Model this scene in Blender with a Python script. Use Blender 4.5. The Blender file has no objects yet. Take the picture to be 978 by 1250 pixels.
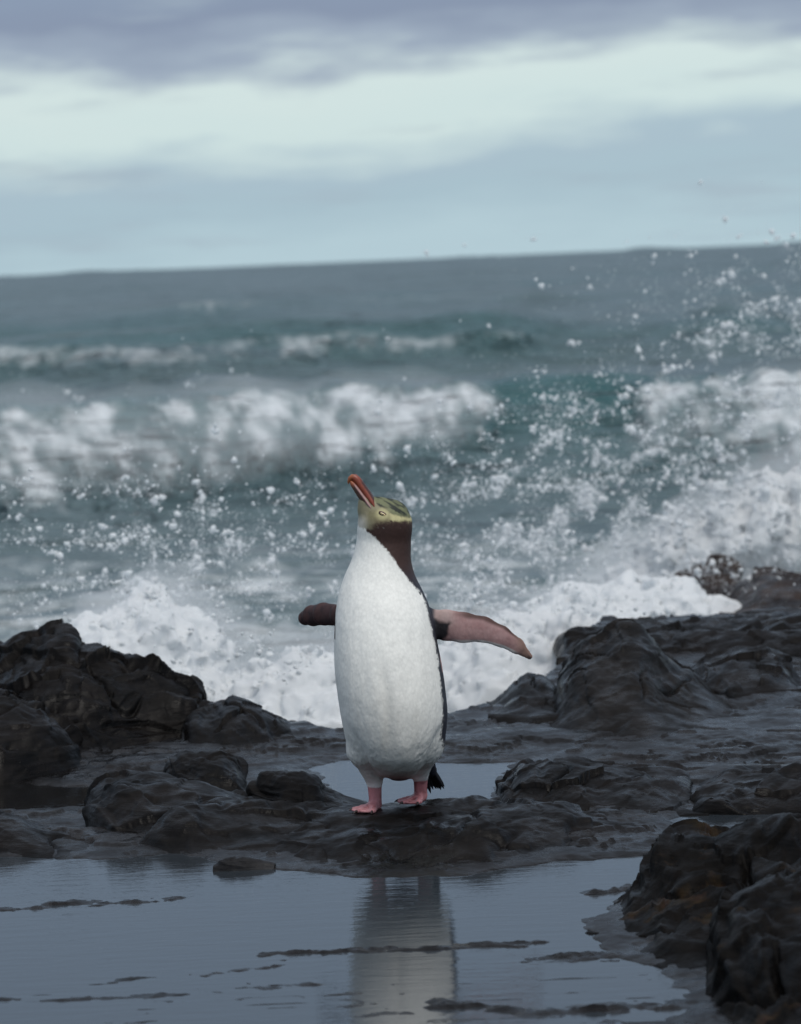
import bpy, math
import numpy as np
from mathutils import Matrix, Vector

SC = bpy.context.scene
COL = SC.collection
rng = np.random.default_rng(7)

# ------------------------------------------------------------------ camera
HC = 1.145                                   # eye height over the tide pool, metres
FPX = 4290.0                                 # focal length in pixels of a 978 x 1250 frame
ROLL = math.radians(2.40)
PITCH = math.atan(308.5 / FPX)
cp, sp, cr, sr = math.cos(PITCH), math.sin(PITCH), math.cos(ROLL), math.sin(ROLL)
FWD = np.array([0, cp, -sp]); R0 = np.array([1.0, 0, 0]); U0 = np.array([0, sp, cp])
UP = cr * U0 + sr * R0; RT = cr * R0 - sr * U0
EYE = np.array([0, 0, HC])
cam_d = bpy.data.cameras.new('camera'); cam = bpy.data.objects.new('camera', cam_d); COL.objects.link(cam)
cam.matrix_world = Matrix([[RT[i], UP[i], -FWD[i], EYE[i]] for i in range(3)] + [[0, 0, 0, 1]])
cam_d.sensor_fit = 'VERTICAL'; cam_d.sensor_height = 36.0; cam_d.sensor_width = 36.0
cam_d.lens = FPX / 1250.0 * 36.0
cam_d.clip_start = 0.1; cam_d.clip_end = 20000
cam_d.dof.use_dof = True; cam_d.dof.focus_distance = 6.95; cam_d.dof.aperture_fstop = 7.1
SC.camera = cam

def ray(px, py):
    px = np.asarray(px, float); py = np.asarray(py, float)
    return FPX * FWD + (px - 489)[..., None] * RT + (625 - py)[..., None] * UP
def PY(px, py, Y):                           # the point seen at a pixel, at distance Y
    d = ray(px, py); return EYE + d * (np.asarray(Y, float) / d[..., 1])[..., None]
def PZ(px, py, z):                           # ... on the level z
    d = ray(px, py); return EYE + d * ((np.asarray(z, float) - HC) / d[..., 2])[..., None]
def proj(P):
    q = P - EYE; w = q @ FWD
    return 489 + FPX * (q @ RT) / w, 625 - FPX * (q @ UP) / w

# ------------------------------------------------------------------ sky and sun
SUN_EL, SUN_AZ = math.radians(60), math.radians(152)      # azimuth from +Y towards +X: behind the camera, to the right
world = bpy.data.worlds.new('World'); SC.world = world; world.use_nodes = True
def N(nt, typ, **kw):
    n = nt.nodes.new(typ)
    for k, v in kw.items():
        if k.startswith('i_'):
            n.inputs[k[2:].replace('_', ' ')].default_value = v
        else: setattr(n, k, v)
    return n
def ramp(nt, stops, interp='LINEAR'):
    r = nt.nodes.new('ShaderNodeValToRGB'); e = r.color_ramp.elements; r.color_ramp.interpolation = interp
    while len(e) < len(stops): e.new(0.5)
    for k, (p, c) in enumerate(stops):
        e[k].position = p; e[k].color = (*c, 1) if len(c) == 3 else c
    return r
def math_node(nt, op, a, b=None, clamp=False):
    m = nt.nodes.new('ShaderNodeMath'); m.operation = op; m.use_clamp = clamp
    for k, v in ((0, a), (1, b)):
        if v is None: continue
        if isinstance(v, (int, float)): m.inputs[k].default_value = v
        else: nt.links.new(v, m.inputs[k])
    return m.outputs[0]
def mixc(nt, f, a, b):
    m = nt.nodes.new('ShaderNodeMix'); m.data_type = 'RGBA'
    for s, v in ((m.inputs[0], f), (m.inputs[6], a), (m.inputs[7], b)):
        if isinstance(v, (int, float)): s.default_value = v
        elif isinstance(v, tuple): s.default_value = (*v, 1)
        else: nt.links.new(v, s)
    return m.outputs[2]
def noise(nt, vec, scale, detail=4, rough=0.55, dist=0.0):
    n = nt.nodes.new('ShaderNodeTexNoise'); n.inputs['Scale'].default_value = scale
    n.inputs['Detail'].default_value = detail; n.inputs['Roughness'].default_value = rough
    n.inputs['Distortion'].default_value = dist
    if vec is not None: nt.links.new(vec, n.inputs['Vector'])
    return n.outputs['Fac']
def mapping(nt, vec, scale=(1, 1, 1), rot=(0, 0, 0), loc=(0, 0, 0)):
    m = nt.nodes.new('ShaderNodeMapping'); m.inputs['Scale'].default_value = scale
    m.inputs['Rotation'].default_value = rot; m.inputs['Location'].default_value = loc
    nt.links.new(vec, m.inputs['Vector']); return m.outputs['Vector']

nt = world.node_tree; nt.nodes.clear()
tc = N(nt, 'ShaderNodeTexCoord'); D = tc.outputs['Generated']
sep = N(nt, 'ShaderNodeSeparateXYZ'); nt.links.new(D, sep.inputs[0])
sky = N(nt, 'ShaderNodeTexSky'); sky.sky_type = 'NISHITA'; sky.sun_disc = False
sky.sun_elevation = SUN_EL; sky.sun_rotation = SUN_AZ; sky.air_density = 1.0; sky.dust_density = 3.0
vm = N(nt, 'ShaderNodeVectorMath'); vm.operation = 'SCALE'; vm.inputs[3].default_value = 0.09
nt.links.new(sky.outputs[0], vm.inputs[0])
# layered cloud: wavy layers by elevation, the deck goes on overhead
n1 = noise(nt, mapping(nt, D, (7, 7, 34), loc=(1.7, .4, 0)), 1.0, 5, .55)
n2 = noise(nt, mapping(nt, D, (28, 28, 120), loc=(3.1, 2, 0)), 1.0, 4, .5)
z = math_node(nt, 'ADD', sep.outputs['Z'], math_node(nt, 'MULTIPLY', sep.outputs['X'], -0.035))
z = math_node(nt, 'ADD', z, math_node(nt, 'MULTIPLY', math_node(nt, 'SUBTRACT', n1, .5), .034))
z = math_node(nt, 'ADD', z, math_node(nt, 'MULTIPLY', math_node(nt, 'SUBTRACT', n2, .5), .020))
z5 = math_node(nt, 'MULTIPLY', z, 5.0, True)            # 0 .. 0.2 in sin(elevation)
layers = ramp(nt, [(0.0, (.42, .555, .615)), (.09, (.36, .485, .555)), (.135, (.36, .475, .55)), (.195, (.56, .68, .68)),
                   (.262, (.58, .69, .685)), (.31, (.29, .355, .45)), (.36, (.205, .255, .36)), (.55, (.225, .305, .42)), (1.0, (.27, .35, .46))])
nt.links.new(z5, layers.inputs[0])
n4 = noise(nt, mapping(nt, D, (11, 11, 95), loc=(5.3, 1.1, .7)), 1.0, 5, .6)
stk = N(nt, 'ShaderNodeMapRange'); stk.interpolation_type = 'SMOOTHSTEP'; stk.inputs[1].default_value = .53; stk.inputs[2].default_value = .72; nt.links.new(n4, stk.inputs[0])
streaked = mixc(nt, math_node(nt, 'MULTIPLY', stk.outputs[0], .55), layers.outputs[0], (.33, .405, .475))
n3 = noise(nt, mapping(nt, D, (2.2, 2.2, 5)), 1.0, 6, .55)
up = N(nt, 'ShaderNodeMapRange'); up.interpolation_type = 'SMOOTHSTEP'
up.inputs[1].default_value = .15; up.inputs[2].default_value = .85; nt.links.new(sep.outputs['Z'], up.inputs[0])
deck = ramp(nt, [(.35, (.28, .315, .395)), (.65, (.70, .73, .79))]); nt.links.new(n3, deck.inputs[0])
c = mixc(nt, up.outputs[0], streaked, deck.outputs[0])
c = mixc(nt, .88, vm.outputs[0], c)
bg = N(nt, 'ShaderNodeBackground'); nt.links.new(c, bg.inputs[0]); bg.inputs[1].default_value = 1.0
wo = N(nt, 'ShaderNodeOutputWorld'); nt.links.new(bg.outputs[0], wo.inputs[0])

sd = bpy.data.lights.new('sun', 'SUN'); sd.energy = 1.75; sd.angle = math.radians(35); sd.color = (1, .96, .90)
sun = bpy.data.objects.new('sun', sd); COL.objects.link(sun)
sdir = Vector((math.sin(SUN_AZ) * math.cos(SUN_EL), math.cos(SUN_AZ) * math.cos(SUN_EL), math.sin(SUN_EL)))
sun.rotation_euler = sdir.to_track_quat('Z', 'Y').to_euler(); sun.location = (2, -3, 6)

vs = SC.view_settings
vs.view_transform = 'Standard'; vs.look = 'None'; vs.exposure = 0.27; vs.gamma = 1.0; vs.use_curve_mapping = False
SC.render.engine = 'CYCLES'; SC.cycles.use_denoising = True
try: SC.cycles.denoiser = 'OPENIMAGEDENOISE'
except Exception: pass
SC.cycles.max_bounces = 6; SC.cycles.volume_bounces = 2; SC.cycles.diffuse_bounces = 3; SC.cycles.glossy_bounces = 3
SC.cycles.transmission_bounces = 2; SC.cycles.caustics_reflective = False; SC.cycles.caustics_refractive = False

# ------------------------------------------------------------------ helpers: noise, meshes, materials
def perlin(p, seed=0):
    p = np.asarray(p, np.float32); fl = np.floor(p); f = p - fl; pi = fl.astype(np.int32).view(np.uint32); u = f * f * f * (f * (f * 6 - 15) + 10)
    f0, f1, f2 = f[..., 0], f[..., 1], f[..., 2]; u0, u1, u2 = u[..., 0], u[..., 1], u[..., 2]
    one = np.uint32(1); X0 = pi[..., 0] * np.uint32(374761393); Y0 = pi[..., 1] * np.uint32(668265263); Z0 = pi[..., 2] * np.uint32(2246822519) + np.uint32((seed * 1274126177) & 0xffffffff)
    X1 = X0 + np.uint32(374761393); Y1 = Y0 + np.uint32(668265263); Z1 = Z0 + np.uint32(2246822519)
    def g(ox, oy, oz):
        h = (X1 if ox else X0) + (Y1 if oy else Y0) + (Z1 if oz else Z0)
        h = (h ^ (h >> np.uint32(13))) * np.uint32(1274126177); h = h ^ (h >> np.uint32(16)); k = h & np.uint32(255)
        G = GRAD[k]; return G[..., 0] * (f0 - ox) + G[..., 1] * (f1 - oy) + G[..., 2] * (f2 - oz)
    L = lambda a, b, t: a + (b - a) * t
    x0 = L(L(g(0,0,0), g(1,0,0), u0), L(g(0,1,0), g(1,1,0), u0), u1)
    x1 = L(L(g(0,0,1), g(1,0,1), u0), L(g(0,1,1), g(1,1,1), u0), u1)
    return 1.6 * L(x0, x1, u2)
_g = np.random.default_rng(11).normal(size=(256, 3)); GRAD = (_g / np.linalg.norm(_g, axis=1, keepdims=True)).astype(np.float32)
def fbm(p, oct=4, seed=0, lac=2.03, gain=.5):
    s = 0; a = 1; t = 0
    for k in range(oct):
        s = s + a * perlin(p * lac ** k + 17.3 * k, seed + k); t += a; a *= gain
    return s / t * 1.35
def ridged(p, oct=4, seed=0):
    s = 0; a = 1; t = 0
    for k in range(oct):
        s = s + a * (1 - 2 * np.abs(perlin(p * 2.07 ** k + 9.1 * k, seed + k))); t += a; a *= .5
    return s / t
def facets(p, seed=0):
    """Broken rock: every cell of a jittered grid is its own tilted plane."""
    p = np.asarray(p, np.float32); base = np.floor(p).astype(np.int64); best = np.full(p.shape[:-1], 9e9, np.float32); val = np.zeros(p.shape[:-1], np.float32)
    for ox in (-1, 0, 1):
        for oy in (-1, 0, 1):
            for oz in (-1, 0, 1):
                c = base + np.array([ox, oy, oz]); hsh = (c[..., 0] * 73856093) ^ (c[..., 1] * 19349663) ^ (c[..., 2] * 83492791) ^ (seed * 2654435)
                hsh = (hsh * 1103515245 + 12345) & 0x7fffffff; hsh = (hsh ^ (hsh >> 11)) * 48271 & 0x7fffffff
                k = (hsh >> 5) & 255; k2 = (hsh >> 14) & 255; dv = p - (c + .5 + .38 * GRAD[k]); d2 = (dv * dv).sum(-1); m_ = d2 < best
                best = np.where(m_, d2, best); val = np.where(m_, (dv * GRAD[k2]).sum(-1) + .35 * GRAD[k2][..., 0], val)
    return val
def sstep(a, b, x):
    t = np.clip((x - a) / (b - a), 0, 1); return t * t * (3 - 2 * t)
def V3(*a): return np.stack(np.broadcast_arrays(*a), -1)

def mesh_obj(name, verts, faces, mat, parent=None, smooth=True, attrs=None, cols=None):
    me = bpy.data.meshes.new(name)
    verts = np.ascontiguousarray(np.asarray(verts, np.float32)); faces = np.asarray(faces, np.int32)
    k = faces.shape[1]
    me.vertices.add(len(verts)); me.vertices.foreach_set('co', verts.ravel())
    me.loops.add(faces.size); me.loops.foreach_set('vertex_index', faces.ravel())
    me.polygons.add(len(faces))
    me.polygons.foreach_set('loop_start', np.arange(0, faces.size, k, dtype=np.int32))
    me.polygons.foreach_set('loop_total', np.full(len(faces), k, np.int32))
    me.update(calc_edges=True); me.validate()
    if smooth: me.polygons.foreach_set('use_smooth', np.ones(len(me.polygons), bool))
    for n, v in (attrs or {}).items():
        a = me.attributes.new(n, 'FLOAT', 'POINT'); a.data.foreach_set('value', np.asarray(v, np.float32).ravel())
    for n, v in (cols or {}).items():
        a = me.attributes.new(n, 'FLOAT_COLOR', 'POINT')
        v = np.concatenate([v, np.ones((len(v), 1))], 1); a.data.foreach_set('color', v.astype(np.float32).ravel())
    if mat: me.materials.append(mat)
    o = bpy.data.objects.new(name, me); COL.objects.link(o)
    if parent is not None: o.parent = parent
    return o
def tag(o, label, cat=None, group=None, kind=None):
    o['label'] = label
    if cat: o['category'] = cat
    if group: o['group'] = group
    if kind: o['kind'] = kind
    return o
def grid_faces(nu, nv):
    i = np.arange((nu - 1) * (nv - 1)); a = (i // (nv - 1)) * nv + i % (nv - 1)
    return np.stack([a, a + nv, a + nv + 1, a + 1], 1)

def surface_nets(F, org, h):
    """Naive surface nets: iso surface F = 0 of a grid (inside negative)."""
    S = F < 0; nx, ny, nz = F.shape
    corners = [(a, b, c) for a in (0, 1) for b in (0, 1) for c in (0, 1)]
    cnt = np.zeros((nx-1, ny-1, nz-1), np.uint8)
    for a, b, c in corners: cnt += S[a:nx-1+a, b:ny-1+b, c:nz-1+c]
    act = (cnt > 0) & (cnt < 8); I = np.argwhere(act); idx = np.full(act.shape, -1, np.int32); idx[act] = np.arange(len(I))
    vals = {c: F[I[:, 0]+c[0], I[:, 1]+c[1], I[:, 2]+c[2]] for c in corners}
    acc = np.zeros((len(I), 3)); n = np.zeros(len(I))
    for c in corners:
        for ax in range(3):
            if c[ax]: continue
            d = list(c); d[ax] = 1; va, vb = vals[c], vals[tuple(d)]
            m = (va < 0) != (vb < 0); t = np.where(m, va / np.where(m, va - vb, 1), 0)
            q = np.tile(np.array(c, float), (len(I), 1)); q[:, ax] = t
            acc[m] += q[m]; n[m] += 1
    V = org + (I + acc / n[:, None]) * h
    Q = []
    for ax in range(3):
        o1, o2 = (ax + 1) % 3, (ax + 2) % 3
        sl0 = [slice(1, -1)] * 3; sl0[ax] = slice(0, F.shape[ax]-1); sl1 = list(sl0); sl1[ax] = slice(1, F.shape[ax])
        ch = S[tuple(sl0)] != S[tuple(sl1)]; E = np.argwhere(ch); inside = S[tuple(sl0)][ch]
        off = np.array([1, 1, 1]); off[ax] = 0; E = E + off
        def cell(d1, d2):
            e = E.copy(); e[:, o1] -= d1; e[:, o2] -= d2; return idx[e[:, 0], e[:, 1], e[:, 2]]
        q = np.stack([cell(1, 1), cell(0, 1), cell(0, 0), cell(1, 0)], 1)
        q[~inside] = q[~inside][:, ::-1]; Q.append(q)
    return V, np.concatenate(Q)

def new_mat(name):
    m = bpy.data.materials.new(name); m.use_nodes = True; nt = m.node_tree
    return m, nt, nt.nodes['Principled BSDF']
def bump(nt, h, strength, dist, prev=None):
    b = nt.nodes.new('ShaderNodeBump'); b.inputs['Strength'].default_value = strength; b.inputs['Distance'].default_value = dist
    nt.links.new(h, b.inputs['Height'])
    if prev is not None: nt.links.new(prev, b.inputs['Normal'])
    return b.outputs[0]

def rock_material(name, dark, light, weed=0.0, r0=.22, r1=.62, ior=1.19):
    m, nt, bs = new_mat(name); g = N(nt, 'ShaderNodeTexCoord').outputs['Object']
    bed = mapping(nt, g, (2.2, 3.2, 85), rot=(.08, .14, 0))
    a = noise(nt, g, 7, 6, .6); b = noise(nt, bed, 1, 5, .6); f = noise(nt, g, 120, 4, .65)
    mixf = math_node(nt, 'ADD', math_node(nt, 'MULTIPLY', a, .6), math_node(nt, 'MULTIPLY', b, .4))
    r = ramp(nt, [(.40, dark), (.62, light)]); nt.links.new(mixf, r.inputs[0]); colr = r.outputs[0]
    vor = N(nt, 'ShaderNodeTexVoronoi'); vor.inputs['Scale'].default_value = 42; nt.links.new(g, vor.inputs['Vector'])
    sp_ = math_node(nt, 'LESS_THAN', vor.outputs['Distance'], .06)
    big = math_node(nt, 'GREATER_THAN', noise(nt, g, 9, 2), .60)
    colr = mixc(nt, math_node(nt, 'MULTIPLY', math_node(nt, 'MULTIPLY', sp_, big), .16), colr, (.16, .16, .15))
    if weed:
        w = ramp(nt, [(.58, (0, 0, 0)), (.66, (1, 1, 1))]); nt.links.new(noise(nt, g, 6.5, 5, .65, .4), w.inputs[0])
        wc = ramp(nt, [(.35, (.022, .016, .007)), (.55, (.040, .024, .011)), (.7, (.055, .028, .018))]); nt.links.new(noise(nt, g, 30, 3), wc.inputs[0])
        colr = mixc(nt, math_node(nt, 'MULTIPLY', w.outputs[0], weed), colr, wc.outputs[0])
    nt.links.new(colr, bs.inputs['Base Color'])
    rr = ramp(nt, [(.38, (r0,)*3), (.60, (r1,)*3)]); nt.links.new(noise(nt, g, 11, 5, .6), rr.inputs[0])
    nt.links.new(rr.outputs[0], bs.inputs['Roughness'])
    bs.inputs['IOR'].default_value = ior
    nb = bump(nt, b, .30, .010); nb = bump(nt, noise(nt, g, 38, 5, .66), .28, .008, nb); nb = bump(nt, f, .30, .002, nb); nb = bump(nt, noise(nt, mapping(nt, g, (60, 60, 420), rot=(.08, .14, 0)), 1, 3, .65), .22, .0025, nb)
    nt.links.new(nb, bs.inputs['Normal'])
    return m
M_ROCK = rock_material('wet_black_rock', (.0010, .0009, .0009), (.0080, .0066, .0060))
M_SHELF = rock_material('wet_shelf_rock', (.0012, .0010, .0010), (.0078, .0066, .0064), 0, .12, .42, 1.25)
M_ROCK2 = rock_material('weedy_rock', (.0010, .0009, .0008), (.0066, .0055, .0048), .45, .35, .75, 1.14)
M_STONE = rock_material('pale_stone', (.010, .010, .011), (.035, .035, .037))
M_CONE = rock_material('grey_brown_rock', (.0034, .0030, .0028), (.0110, .0095, .0086))
M_FARROCK = rock_material('far_brown_rock', (.010, .008, .008), (.042, .030, .025), .5)

# ------------------------------------------------------------------ sea
SEA = -0.60
def poly_sdf(x, y, poly):                   # signed distance, negative inside
    poly = np.asarray(poly, float); d = np.full(np.shape(x), 1e9); ins = np.zeros(np.shape(x), bool)
    for (ax, ay), (bx, by) in zip(poly, np.roll(poly, -1, 0)):
        ex, ey = bx - ax, by - ay; wx, wy = x - ax, y - ay
        t = np.clip((wx * ex + wy * ey) / (ex * ex + ey * ey + 1e-12), 0, 1)
        d = np.minimum(d, (wx - ex * t) ** 2 + (wy - ey * t) ** 2)
        c = ((ay <= y) != (by <= y)) & (x < ax + (y - ay) * ex / (ey if abs(ey) > 1e-12 else 1e-12)); ins ^= c
    return np.where(ins, -1, 1) * np.sqrt(d)

def make_sea():
    ys = [8.3]
    while ys[-1] < 75: ys.append(ys[-1] * 1.005)
    while ys[-1] < 9000: ys.append(ys[-1] * 1.018)
    ys = np.array(ys); nc = 340
    u = np.linspace(-1, 1, nc); u = u * (.55 + .45 * np.abs(u))
    Y, U = np.meshgrid(ys, u, indexing='ij'); X = U * (Y * .26 + 1.2)
    p3 = lambda sx, sy, o=0: V3(X * sx, Y * sy, 0 * X + o)
    k = lambda a, b: np.exp(-((X - a) / b) ** 2)
    z = np.zeros_like(X); foam = np.zeros_like(X); teal = np.zeros_like(X)
    fade = 1 / (1 + (Y / 400) ** 2)
    # chop
    z += .10 * fbm(p3(.55, .9), 3, 3) * sstep(9, 16, Y) + .035 * fbm(p3(2.2, 3.4), 4, 9) * np.exp(-Y / 60)
    z += .30 * fbm(p3(.16, .34), 4, 20) * sstep(28, 60, Y) + .45 * fbm(p3(.035, .10), 4, 21) * sstep(70, 160, Y) + 1.1 * fbm(p3(.006, .012), 3, 22) * sstep(250, 900, Y)
    def crest(Yc, A, wf, wb, env):
        s = Y - Yc; w = np.where(s < 0, wf, wb); return A * env * np.exp(-(np.abs(s) / w) ** 1.7)
    # breaker 1 (about 25 m out)
    Yc = 25.2 + .5 * np.sin(X * .55 + .6) + .35 * fbm(p3(.5, 0, 5), 3, 31)
    A1 = crest(Yc, .80, 1.35, 3.6, 1.0 + .10 * fbm(p3(.6, 0, 2), 2, 41)); z += A1
    s1 = Y - Yc; teal += np.clip(A1 / .8, 0, 1) ** 1.5 * sstep(1.2, -.5, s1)
    # breaker 2 (about 52 m out)
    Yd = 53 + 1.0 * np.sin(X * .25) + .8 * fbm(p3(.25, 0, 8), 3, 33)
    env2 = .35 + .65 * sstep(4.5, 1.0, X) * sstep(-14, -4, X) + .5 * np.exp(-((X - 5.2) / 1.3) ** 2)
    A2 = crest(Yd, .85, 1.9, 5, env2); z += A2; teal += 1.0 * np.clip(A2, 0, 1) * sstep(1.0, -1.0, Y - Yd)
    Ye = 104 + 2 * np.sin(X * .16 + 1); A3 = crest(Ye, .75, 3, 8, .5 + .5 * np.exp(-((X + 5) / 4) ** 2)); z += A3; teal += .35 * A3
    for yy, aa, ww in ((160, 1.1, 8), (240, 1.7, 11), (380, 2.2, 13), (620, 2.7, 16), (900, 3.0, 22)):
        z += crest(yy + 6 * fbm(p3(.05, 0, yy), 2, 51), aa, ww, ww * 1.4, .5 + .6 * fbm(p3(18 / yy, 0, yy), 3, 52))
    P = V3(X, Y, SEA + z)
    px, py = proj(P)
    # foam where the crests break (laid out along the wave, read off the photograph)
    nz = fbm(p3(1.1, 1.1), 4, 61); rx_, ry_ = px * .82 + py * .57, -px * .57 + py * .82; nz2 = fbm(V3(rx_ / 46, ry_ / 62, 0 * px + .37), 5, 62, gain=.58)
    onw = np.exp(-(np.abs(s1) / 2.6) ** 4)
    lo = np.interp(px, [-400, -100, 0, 60, 140, 220, 300, 345, 420, 480, 560, 600, 640, 760, 790, 860, 978, 1400],
                       [600, 610, 610, 608, 612, 590, 560, 590, 580, 560, 540, 500, 460, 460, 525, 535, 560, 580])
    hi = np.interp(px, [-400, 0, 120, 220, 450, 600, 640, 760, 800, 978, 1400], [505, 512, 505, 492, 478, 488, 490, 490, 470, 462, 470])
    f1 = sstep(34, -34, py - lo - 66 * nz2) * sstep(-16, 12, py - hi - 22 * nz2) * onw
    foam = np.maximum(foam, f1 * np.clip(.70 + 1.0 * fbm(V3((px + .6 * py) / 44, (py - .5 * px) / 34, 0 * px + 4.41), 5, 63, gain=.6), .05, 1))
    onw2 = np.exp(-(np.abs(Y - Yd) / 4.2) ** 4)
    c2 = np.interp(px, [-300, 0, 100, 200, 330, 420, 500, 620, 700, 800, 900, 1300], [446, 440, 440, 440, 430, 420, 424, 412, 420, 408, 404, 404])
    w2 = np.interp(px, [-300, 0, 150, 260, 330, 450, 520, 600, 680, 740, 800, 900, 960, 1300], [18, 17, 17, 18, 19, 16, 12, 10, 3, 4, 7, 7, 5, 5])
    f2 = sstep(1.0 * w2 + 8, 1.0 * w2 - 14, np.abs(py - c2 - 9 * nz2 + 2)) * onw2 * sstep(0, 4, w2) * np.clip(.80 + .7 * nz2, 0, 1)
    foam = np.maximum(foam, f2 * .68)
    f3 = np.exp(-(np.abs(Y - Ye + 1) / 3) ** 2) * np.exp(-((px - 260) / 90) ** 2) * .8; foam = np.maximum(foam, f3 * np.clip(.6 + nz2, 0, 1))
    # lace of old foam between breaker and shore
    lace = sstep(23.5, 20, Y) * (.47 + .46 * fbm(p3(.9, 2.4, 3), 5, 71, gain=.6)) + .30 * sstep(16, 12.5, Y)
    lace += .10 * sstep(22, 24, Y) * sstep(40, 30, Y)
    lace += .25 * sstep(27, 31, Y) * sstep(50, 44, Y) * np.clip(fbm(p3(.4, .7, 9), 3, 72), 0, 1)
    lace += .55 * sstep(58, 75, Y) * sstep(420, 200, Y) * sstep(.30, .75, fbm(p3(.10, .22, 4), 4, 74))
    foam = np.clip(np.maximum(foam, lace), 0, 1); teal = teal + .5 * sstep(58, 75, Y) * sstep(300, 150, Y) * sstep(.0, .5, fbm(p3(.05, .16, 6), 3, 75))
    bulge = f1 * (.13 * np.abs(fbm(p3(1.1, 1.1, 1), 4, 81)) + .06) + f2 * .10 * (1 + nz)
    P[..., 2] += bulge; P[..., 1] -= bulge * 1.3
    m, nt, bs = new_mat('sea_water')
    g = N(nt, 'ShaderNodeTexCoord').outputs['Object']
    fa = N(nt, 'ShaderNodeAttribute', attribute_name='foam').outputs['Fac']; te = N(nt, 'ShaderNodeAttribute', attribute_name='teal').outputs['Fac']
    colr = mixc(nt, te, (.088, .134, .148), (.019, .090, .095))
    fn = noise(nt, mapping(nt, g, (5, 2.4, 4)), 1, 7, .68, .5)
    fsum = math_node(nt, 'ADD', fa, math_node(nt, 'MULTIPLY', math_node(nt, 'SUBTRACT', fn, .5), 1.15))
    fm = N(nt, 'ShaderNodeMapRange'); fm.interpolation_type = 'SMOOTHSTEP'; fm.inputs[1].default_value = .24; fm.inputs[2].default_value = 1.12
    nt.links.new(fsum, fm.inputs[0]); mask = fm.outputs[0]
    nt.links.new(mixc(nt, mask, colr, (.68, .72, .74)), bs.inputs['Base Color'])
    nt.links.new(math_node(nt, 'ADD', math_node(nt, 'MULTIPLY', mask, .5), .34), bs.inputs['Roughness'])
    nt.links.new(math_node(nt, 'SUBTRACT', .5, math_node(nt, 'MULTIPLY', mask, .45)), bs.inputs['Specular IOR Level'])
    bs.inputs['IOR'].default_value = 1.33
    w1 = noise(nt, mapping(nt, g, (.9, 2.0, 1)), 1, 6, .62); w2_ = noise(nt, mapping(nt, g, (.12, .35, 1)), 1, 5, .6)
    nb = bump(nt, w2_, 1.0, 2.4); nb = bump(nt, w1, .9, .35, nb); nb = bump(nt, fn, .35, .08, nb)
    nt.links.new(nb, bs.inputs['Normal'])
    i0, i1 = np.searchsorted(ys, 21.5), np.searchsorted(ys, 29.5); j0, j1 = np.searchsorted(ys, 48), np.searchsorted(ys, 60)
    def part(a, b, name):
        Q = P[a:b + 1]; return mesh_obj(name, Q.reshape(-1, 3), grid_faces(b + 1 - a, nc)[:, ::-1], m, None, True,
                                        {'foam': foam[a:b + 1], 'teal': np.clip(teal[a:b + 1], 0, 1)})
    o = part(0, i0, 'sea'); tag(o, 'churning foam laced grey water close behind the rocks', kind='structure')
    o = part(i0, i1, 'breaking_wave'); tag(o, 'nearest big breaking wave with teal face and tumbling white crest behind the penguin', 'wave', 'breaking waves')
    o = part(i1, j0, 'sea'); tag(o, 'grey water between the two breaking waves', kind='structure')
    o = part(j0, j1, 'breaking_wave'); tag(o, 'smaller farther breaking wave with a thin white crest below the horizon', 'wave', 'breaking waves')
    o = part(j1, len(ys) - 1, 'sea'); tag(o, 'open slate grey sea reaching to the horizon', kind='structure')
make_sea()

# ------------------------------------------------------------------ rock shelf and tide pools
def worldpoly(pts, z=0.0): return PZ([p[0] for p in pts], [p[1] for p in pts], z)[:, :2]
POOL_FRONT = worldpoly([(-260, 1046), (0, 1046), (130, 1050), (215, 1040), (250, 1050), (340, 1058), (440, 1070), (560, 1068), (700, 1050), (835, 1043),
                        (800, 1085), (715, 1132), (745, 1165), (800, 1175), (838, 1197), (842, 1226), (800, 1262), (300, 1275), (0, 1300), (-260, 1300)])
POOL_BACK = worldpoly([(372, 938), (425, 926), (540, 930), (640, 929), (615, 955), (590, 985), (500, 990), (440, 985), (400, 972)])
POOL_GULLY = worldpoly([(812, 1003), (860, 990), (980, 985), (1240, 985), (1240, 1016), (980, 1016), (870, 1013)])
POOL_LEFT = worldpoly([(-260, 950), (40, 956), (125, 962), (112, 985), (60, 988), (-260, 995)])
def line_d(x, y, pts):
    d = np.full(np.shape(x), 1e9)
    for (ax, ay), (bx, by) in zip(pts[:-1], pts[1:]):
        ex, ey = bx - ax, by - ay; t = np.clip(((x - ax) * ex + (y - ay) * ey) / (ex * ex + ey * ey), 0, 1)
        d = np.minimum(d, (x - ax - ex * t) ** 2 + ((y - ay - ey * t)) ** 2)
    return np.sqrt(d)
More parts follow.
